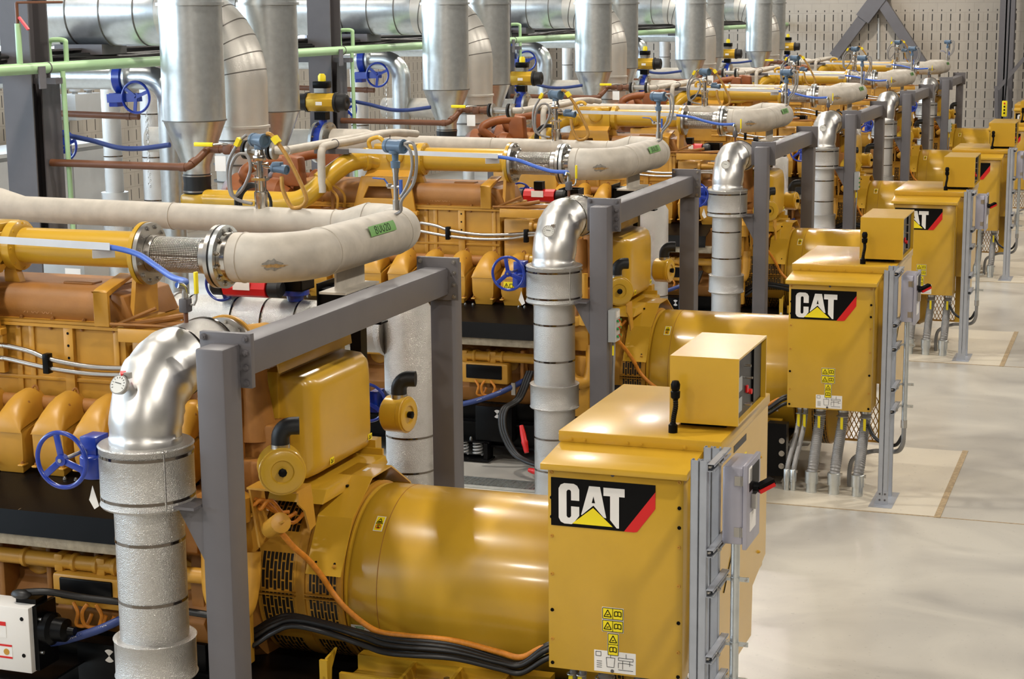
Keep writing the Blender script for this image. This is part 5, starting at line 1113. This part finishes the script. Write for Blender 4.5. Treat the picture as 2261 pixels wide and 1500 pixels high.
for (x, y, r), w in zip(((-13.1, 14.9, .155), (-13.75, 14.9, .13)), ('right', 'left')):
    t = thing('silver_riser', '', 'pipe', (x, y, 0))
    MB().lathe((x, y, 0), (0, 0, 1), [(0, r), (3.75, r)], 30).build('pipe', STU, t)
    MB().lathe((x, y, 1.2), (0, 0, 1), [(0, r), (.0, r*1.45), (.7, r*1.45), (.7, r)], 30).build('sleeve', STU, t) if w == 'left' else None
    for z in (1.8, 2.4, 3.0): MB().lathe((x, y, z), (0, 0, 1), [(0, r-.01), (0, r+.004), (.015, r+.004), (.015, r-.01)], 30, False).build('strap', BND, t)
    repeat(t, w+' of the two tall silver pipes beyond the far end of the @ generator', BACK)
# steel columns, longitudinal girder and green main
def hcol(u):
    b = MB(); y = 8.55+u*STEP; x = -10.72
    b.box(x-.17, x+.17, y-.17, y-.15, 0, 7.5); b.box(x-.17, x+.17, y+.15, y+.17, 0, 7.5); b.box(x-.01, x+.01, y-.15, y+.15, 0, 7.5)
    b.box(x+.17, x+.185, y-.02, y+.3, 0, 3.75)
    o = struct(b, 'column', DRK, bev=.0); tagset(o, 'dark steel column left of the %s generator' % UNITS[u], 'column', kind='structure')
    b = MB().box(x-.6, x+.17, y-.10, y+.10, 3.70, 3.82); b.box(x+.17, x+.42, y-.12, y+.0, 3.70, 3.76); o = struct(b, 'column_bracket', DRK); tagset(o, 'steel bracket carrying the green pipe at the %s column' % UNITS[u], 'bracket', kind='structure')
for u in range(0, 6): hcol(u)
b = MB().box(-11.2, -10.95, 8, 53.8, 4.0, 4.02); b.box(-11.2, -10.95, 8, 53.8, 3.86, 3.88); b.box(-11.085, -11.065, 8, 53.8, 3.88, 4.0); b.box(-10.93, -10.89, 8, 53.8, 3.86, 3.90)
o = struct(b, 'trim_1', DRK); tagset(o, 'long dark girder under the exhaust ducts', 'beam', kind='structure')
for j in range(3):
    pts = [(-10.88+.03*j+.02*math.sin(i*2.1+j), 8+i*.8, 3.925+.025*math.sin(i*1.1+j*2)+.01*j) for i in range(58)]
    o = MB().tube(pts, .016, 6).build('girder_cable', CAB); tagset(o, ('first', 'second', 'third')[j]+' black cable laid along the dark girder', 'cable', 'black cables on the girder')
t = thing('green_pipe', 'long pale green pipe running down the hall on the steel columns', 'pipe', (-10.35, 15, 3.8))
MB().tube([(-10.42, 8, 3.86), (-10.42, 54, 3.86)], .056, 18).build('main', GRN, t)
for k in range(1, 6):
    y = 8.55+k*STEP
    MB().tube(spline([(-10.42, y+.27, 3.9), (-10.42, y+.27, 4.08), (-10.43, y+.27, 4.12), (-10.52, y+.26, 4.13), (-10.6, y+.25, 4.1), (-10.6, y+.25, 3.9)], 5), .026, 12).build('vent_loop', GRN, t)
    MB().tube([(-10.36, y+.1, 3.82), (-10.33, y+.1, 1.5), (-10.33, y+.1, 0.02)], .026, 12).build('drop_leg', GRN, t)
    MB().torus((-10.42, y-.08, 3.86), (0, 1, 0), .058, .007, 18, 6).build('u_bolt', DRK, t)
MB().tube([(-10.42, 15.0, 3.9), (-10.42, 15.0, 4.3)], .03, 12).build('drain_leg', GRN, t)
b = MB().tube([(-10.42, 15.0, 4.3), (-10.42, 15.0, 4.5)], .018, 10); b.tube([(-10.42, 15.0, 4.5), (-10.1, 15.05, 4.5), (-9.95, 15.08, 4.5)], .012, 8); b.build('copper_tail', BRN, t)
MB().bar((-10.40, 15.0, 4.36), (-10.30, 15.0, 4.24), .03, .02).build('red_lever', RED, t, label='red valve lever')
# brackets on the green main
for k in range(1, 5):
    y = 8.28+k*STEP
    o = MB().box(-10.36, -10.345, y-.055, y+.055, 3.66, 3.88).build('hanger_plate', GRY); tagset(o, 'small grey hanger plate on the green pipe by the %s column' % UNITS[k], 'bracket')
o = MB().tube([(-13.2, 11.9, 3.2), (-11.48, 11.9, 3.16)], .04, 14); o.lathe((-11.62, 11.9, 3.163), (1, 0, 0), [(-.03, .046), (.03, .046)], 14); o = o.build('brown_stub', BRN); tagset(o, '', 'pipe'); repeat(o, 'brown primed pipe stub ending short of the intake drum of the @ generator', range(1, 4))
# ================================================================== WALL EQUIPMENT AND FLOOR CLUTTER AT THE LEFT
t = thing('electrical_cubicle', 'pale grey two-door electrical cubicle against the left wall', 'cabinet', (-17.3, 24.5, 0))
MB().box(-17.6, -16.6, 22.6, 26.4, 0, 2.22).build('body', LGR, t, bev=.01)
for i in range(3): d = MB().box(-16.6, -16.58, 22.65+1.27*i, 23.85+1.27*i, .1, 2.15).build('door', LGR, t, bev=.004); MB().box(-16.58, -16.55, 23.7+1.27*i, 23.76+1.27*i, 1.1, 1.25).build('handle', BLK, d)
MB().box(-17.65, -16.5, 22.5, 26.5, 2.22, 2.28).build('roof', LGR, t)
t = thing('meter_switch_box', 'small grey box with two round gauges on the left wall', 'switch box', (-17.9, 27.3, 2.65)); 
MB().box(-18.0, -17.6, 26.9, 27.7, 2.55, 3.0).build('body', LGR, t, bev=.01)
for y in (27.05, 27.5): MB().lathe((-17.7, y, 3.0), (0, 0, 1), [(0, .05), (.04, .05), (.05, .10), (.16, .10), (.17, .08)], 16).build('gauge_head', LGR, t)
for i in range(4):
    y = 25.9+.18*i; o = MB().tube([(-17.9, y, 2.3), (-17.9, y, 2.75)], .04, 8); o = o.build('tagged_cord', CAB); tagset(o, ('first', 'second', 'third', 'fourth')[i]+' black cable with a yellow sleeve on the left wall', 'cable', 'tagged cables on the left wall')
    MB().tube([(-17.9, y, 2.42), (-17.9, y, 2.62)], .048, 8).build('yellow_sleeve', TAG, o)
t = thing('junction_box', 'grey metal box with a white label standing behind the nearest engine', 'switch box', (-9.0, 13.7, 0))
A = at(95, 578, 13.5); B = at(188, 622, 13.5)
MB().box(A.x, B.x, 13.5, 13.9, 1.62, A.z).build('body', BXG, t, bev=.006)
MB().box(B.x-.2, B.x-.04, 13.497, 13.5, A.z-.16, A.z-.05).build('label_plate', WHT, t)
MB().box(A.x, B.x, 13.5, 13.9, 0, 1.62).build('plinth', DRK, t)
t = thing('work_table', 'white-topped work table with papers behind the nearest engine', 'table', (-8.2, 14.0, 0))
MB().box(-8.75, -7.2, 13.4, 14.4, 1.70, 1.74).build('table_top', WHT, t)
for x in (-8.7, -7.25):
    for y in (13.45, 14.35): MB().box(x-.03, x+.03, y-.03, y+.03, 0, 1.70).build('leg', DRK, t)
for i, (c, m, w) in enumerate((((-8.55, 13.6), mat('maroon_binder', (134, 24, 74), .5, var=.05), 'maroon'), ((-8.15, 13.7), BXG, 'grey'), ((-7.8, 13.6), mat('lilac_binder', (176, 164, 206), .5, var=.05), 'lilac'))):
    o = MB().box(c[0]-.15, c[0]+.15, c[1]-.11, c[1]+.11, 1.74, 1.80); o = o.build('ring_binder', m, bev=.008); tagset(o, w+' ring binder lying on the white work table', 'binder', 'binders on the work table')
# ================================================================== SETTING
WY, WX = 54.0, -18.2
struct(MB().box(-26, 14, -14, 60, -.2, 0), 'floor', floor_mat('polished_concrete', (190, 185, 174), .3, .12))
struct(MB().box(-26, 14, WY, WY+.3, 0, 10), 'wall_far', block_mat('slotted_blockwork', 0, .262, .278, .055, (178, 168, 155)))
b = MB().box(WX-.3, WX, -14, WY, 0, 3.7); struct(b, 'wall_left', block_mat('slotted_blockwork_side', 1, .28, .28, .04, (180, 170, 156)))
struct(MB().box(WX-.3, WX, -14, WY, 6.6, 10), 'wall_left_upper', BXG)
WIN = bpy.data.materials.new('daylight_pane'); WIN.use_nodes = True; nt = WIN.node_tree; nt.nodes.clear()
e = nt.nodes.new('ShaderNodeEmission'); e.inputs[0].default_value = (.68, .84, 1, 1); e.inputs[1].default_value = 15.; q = nt.nodes.new('ShaderNodeOutputMaterial'); nt.links.new(e.outputs[0], q.inputs[0])
k = 0; y = -6.
while y < WY-3:
    w = thing('window_%d' % (k+1), None, None, (WX-.1, y, 3.7)); w['kind'] = 'structure'
    MB().box(WX-.16, WX-.14, y+.1, y+2.9, 3.75, 6.55).build('pane', WIN, w)
    b = MB().box(WX-.2, WX, y, y+.1, 3.7, 6.6); b.box(WX-.2, WX, y+2.9, y+3.0, 3.7, 6.6); b.box(WX-.2, WX, y, y+3, 3.7, 3.76); b.box(WX-.2, WX, y, y+3, 6.54, 6.6); b.box(WX-.17, WX-.08, y+1.47, y+1.53, 3.7, 6.6)
    b.build('frame', DRK, w); y += 3.0; k += 1
struct(MB().box(WX-.3, WX, y, WY, 3.7, 6.6), 'wall_left_end', BXG)
# ledge strips of light: louvres low on the left wall
for k2, (y0, y1) in enumerate(((20.6, 23.4), (34.0, 36.5))):
    w = thing('window_%d' % (k+1+k2), None, None, (WX, y0, 2.9)); w['kind'] = 'structure'
    MB().box(WX+.001, WX+.02, y0, y1, 2.95, 3.1).build('pane', WIN, w)
    for z in (2.9, 2.72, 2.5): MB().box(WX+.001, WX+.12, y0, y1, z-.02, z+.02).build('louvre', LGR, w)
# bracing and columns on the far wall
def wpt(px, py, Y=53.75): return at(px, py, Y)
b = MB(); top = wpt(1925, -15); 
b.bar(wpt(1936, -12), wpt(2036, 140), .30, .24, (0, 1, 0)); o = struct(b, 'trim_2', GRY); tagset(o, 'grey diagonal brace on the far wall, falling to the right', 'brace', kind='structure')
b = MB(); b.bar(wpt(1945, -12), wpt(1842, 125), .30, .24, (0, 1, 0)); b.bar(wpt(1950, -18), wpt(1905, 42), .44, .3, (0, 1, 0)); o = struct(b, 'trim_3', GRY); tagset(o, 'grey diagonal brace on the far wall, falling to the left', 'brace', kind='structure')
cR = wpt(2236, 60, 53.2); cL = wpt(2150, 60, 53.6)
b = MB().box(cL.x+.75, cR.x+.05, 53.1, 53.12, 0, 9); b.box(cL.x+.75, cR.x+.05, 53.5, 53.52, 0, 9); b.box((cL.x+.75+cR.x)/2-.02, (cL.x+.75+cR.x)/2+.02, 53.1, 53.5, 0, 9)
o = struct(b, 'column', GRY); tagset(o, 'grey steel column in the far right corner', 'column', kind='structure')
b = MB().bar(wpt(2203, 198, 52.9), wpt(2262, 128, 52.9), .12, .1); b.bar(wpt(2200, 190, 52.9), wpt(2200, 260, 52.9), .1, .1); b.bar(wpt(2222, 190, 52.9), wpt(2222, 260, 52.9), .1, .1); o = struct(b, 'trim_4', GRY); tagset(o, 'thin brace at the foot of the far right column', 'brace', kind='structure')
o = MB().cyl(wpt(1940, 40, 53.9), wpt(1940, 130, 53.9), .03, n=8).build('wall_conduit', LGR); tagset(o, 'thin pale conduit down the far wall between the braces', 'conduit')
t = thing('crane_pendant', 'yellow crane pendant hanging by the far right column', 'pendant', tuple(wpt(2218, 240, 52.0)))
p = wpt(2218, 240, 52.0); MB().box(p.x-.07, p.x+.07, p.y-.06, p.y+.06, p.z-.22, p.z+.22).build('body', TAG, t, bev=.02)
for i in range(4): MB().cyl((p.x, p.y-.06, p.z+.15-.09*i), (p.x, p.y-.08, p.z+.15-.09*i), .025, n=8).build('push_button', RED if i == 0 else INK, t)
MB().tube([p+Vector((0, 0, .22)), p+Vector((.03, 0, .9)), p+Vector((.05, 0, 4))], .02, 6).build('cord', INK, t)
# pads and joints in the floor
PADM = floor_mat('pale_concrete_pad', (204, 194, 174), .5, .05)
JNT = mat('joint_filler', (168, 146, 112), .8, var=.3, vscale=30)
for u in range(6):
    y = u*STEP
    o = struct(MB().box(-3.3, -1.60, 8.43+y, 10.87+y, 0, .004), 'trim_%d' % (10+u), PADM); o['label'] = 'pale concrete pad under the cabinet of the %s generator' % UNITS[u]
    o = struct(MB().box(-1.60, -1.545, 8.40+y, 10.9+y, 0, .006), 'trim_%d' % (20+u), JNT); o['label'] = 'sandy joint strip along the pad of the %s generator' % UNITS[u]
    o = struct(MB().box(-5.0, 9, 8.41+y, 8.424+y, 0, .003), 'trim_%d' % (30+u), JNT); o['label'] = 'thin saw-cut joint in the floor in front of the %s pad' % UNITS[u]
    b = MB().box(-9, -4.9, 8.10+y, 8.112+y, .004, .03); b.box(-9, -4.9, 8.368+y, 8.38+y, .004, .03)
    for i in range(100): b.box(-8.98+.041*i, -8.972+.041*i, 8.112+y, 8.368+y, .006, .03)
    for i in range(6): b.box(-9, -4.9, 8.15+.04*i+y, 8.154+.04*i+y, .016, .026)
    b.build('floor_grating', GAL); o = bpy.context.scene.objects[-1] if False else b
for o in list(COL.objects):
    if o.name.startswith('floor_grating'):
        k = int(round((o.data.vertices[0].co.y-8.1)/STEP)); tagset(o, 'galvanised floor grating in front of the %s generator' % UNITS[max(0, min(5, k))], 'grating')
# ================================================================== LIGHT
run_repeats()
w = bpy.data.worlds.new('hall'); SC.world = w; w.use_nodes = True
bg = w.node_tree.nodes['Background']; bg.inputs[0].default_value = (1., .93, .84, 1); bg.inputs[1].default_value = .075
def lamp(x, y, z, e, sx=.5, sy=.4, c=(1, .93, .83)):
    l = bpy.data.lights.new('high_bay_or_fill_lamp', 'AREA'); l.shape = 'RECTANGLE'; l.size = sx; l.size_y = sy; l.energy = e; l.color = c
    o = bpy.data.objects.new('high_bay_or_fill_lamp', l); COL.objects.link(o); o.location = (x, y, z); return o
for i in range(8):
    lamp(-8.2, .5+i*7, 9.0, 400)
    lamp(2.2, -1.5+i*7, 9.0, 400)
    if i < 7: lamp(-14.5, 4+i*7, 9.0, 110)
lamp(-9.5, -5, 8.0, 620); lamp(3.5, -6.5, 8.0, 620)  # two extra lamps behind the camera, added to brighten the fronts
SC.view_settings.view_transform = 'Standard'; SC.view_settings.look = 'None'; SC.view_settings.gamma = 1; SC.view_settings.exposure = -.12
SC.cycles.max_bounces = 5; SC.cycles.diffuse_bounces = 2; SC.cycles.glossy_bounces = 4; SC.cycles.sample_clamp_indirect = 6.
for o in bpy.data.objects:
    if '_o' in o: del o['_o']
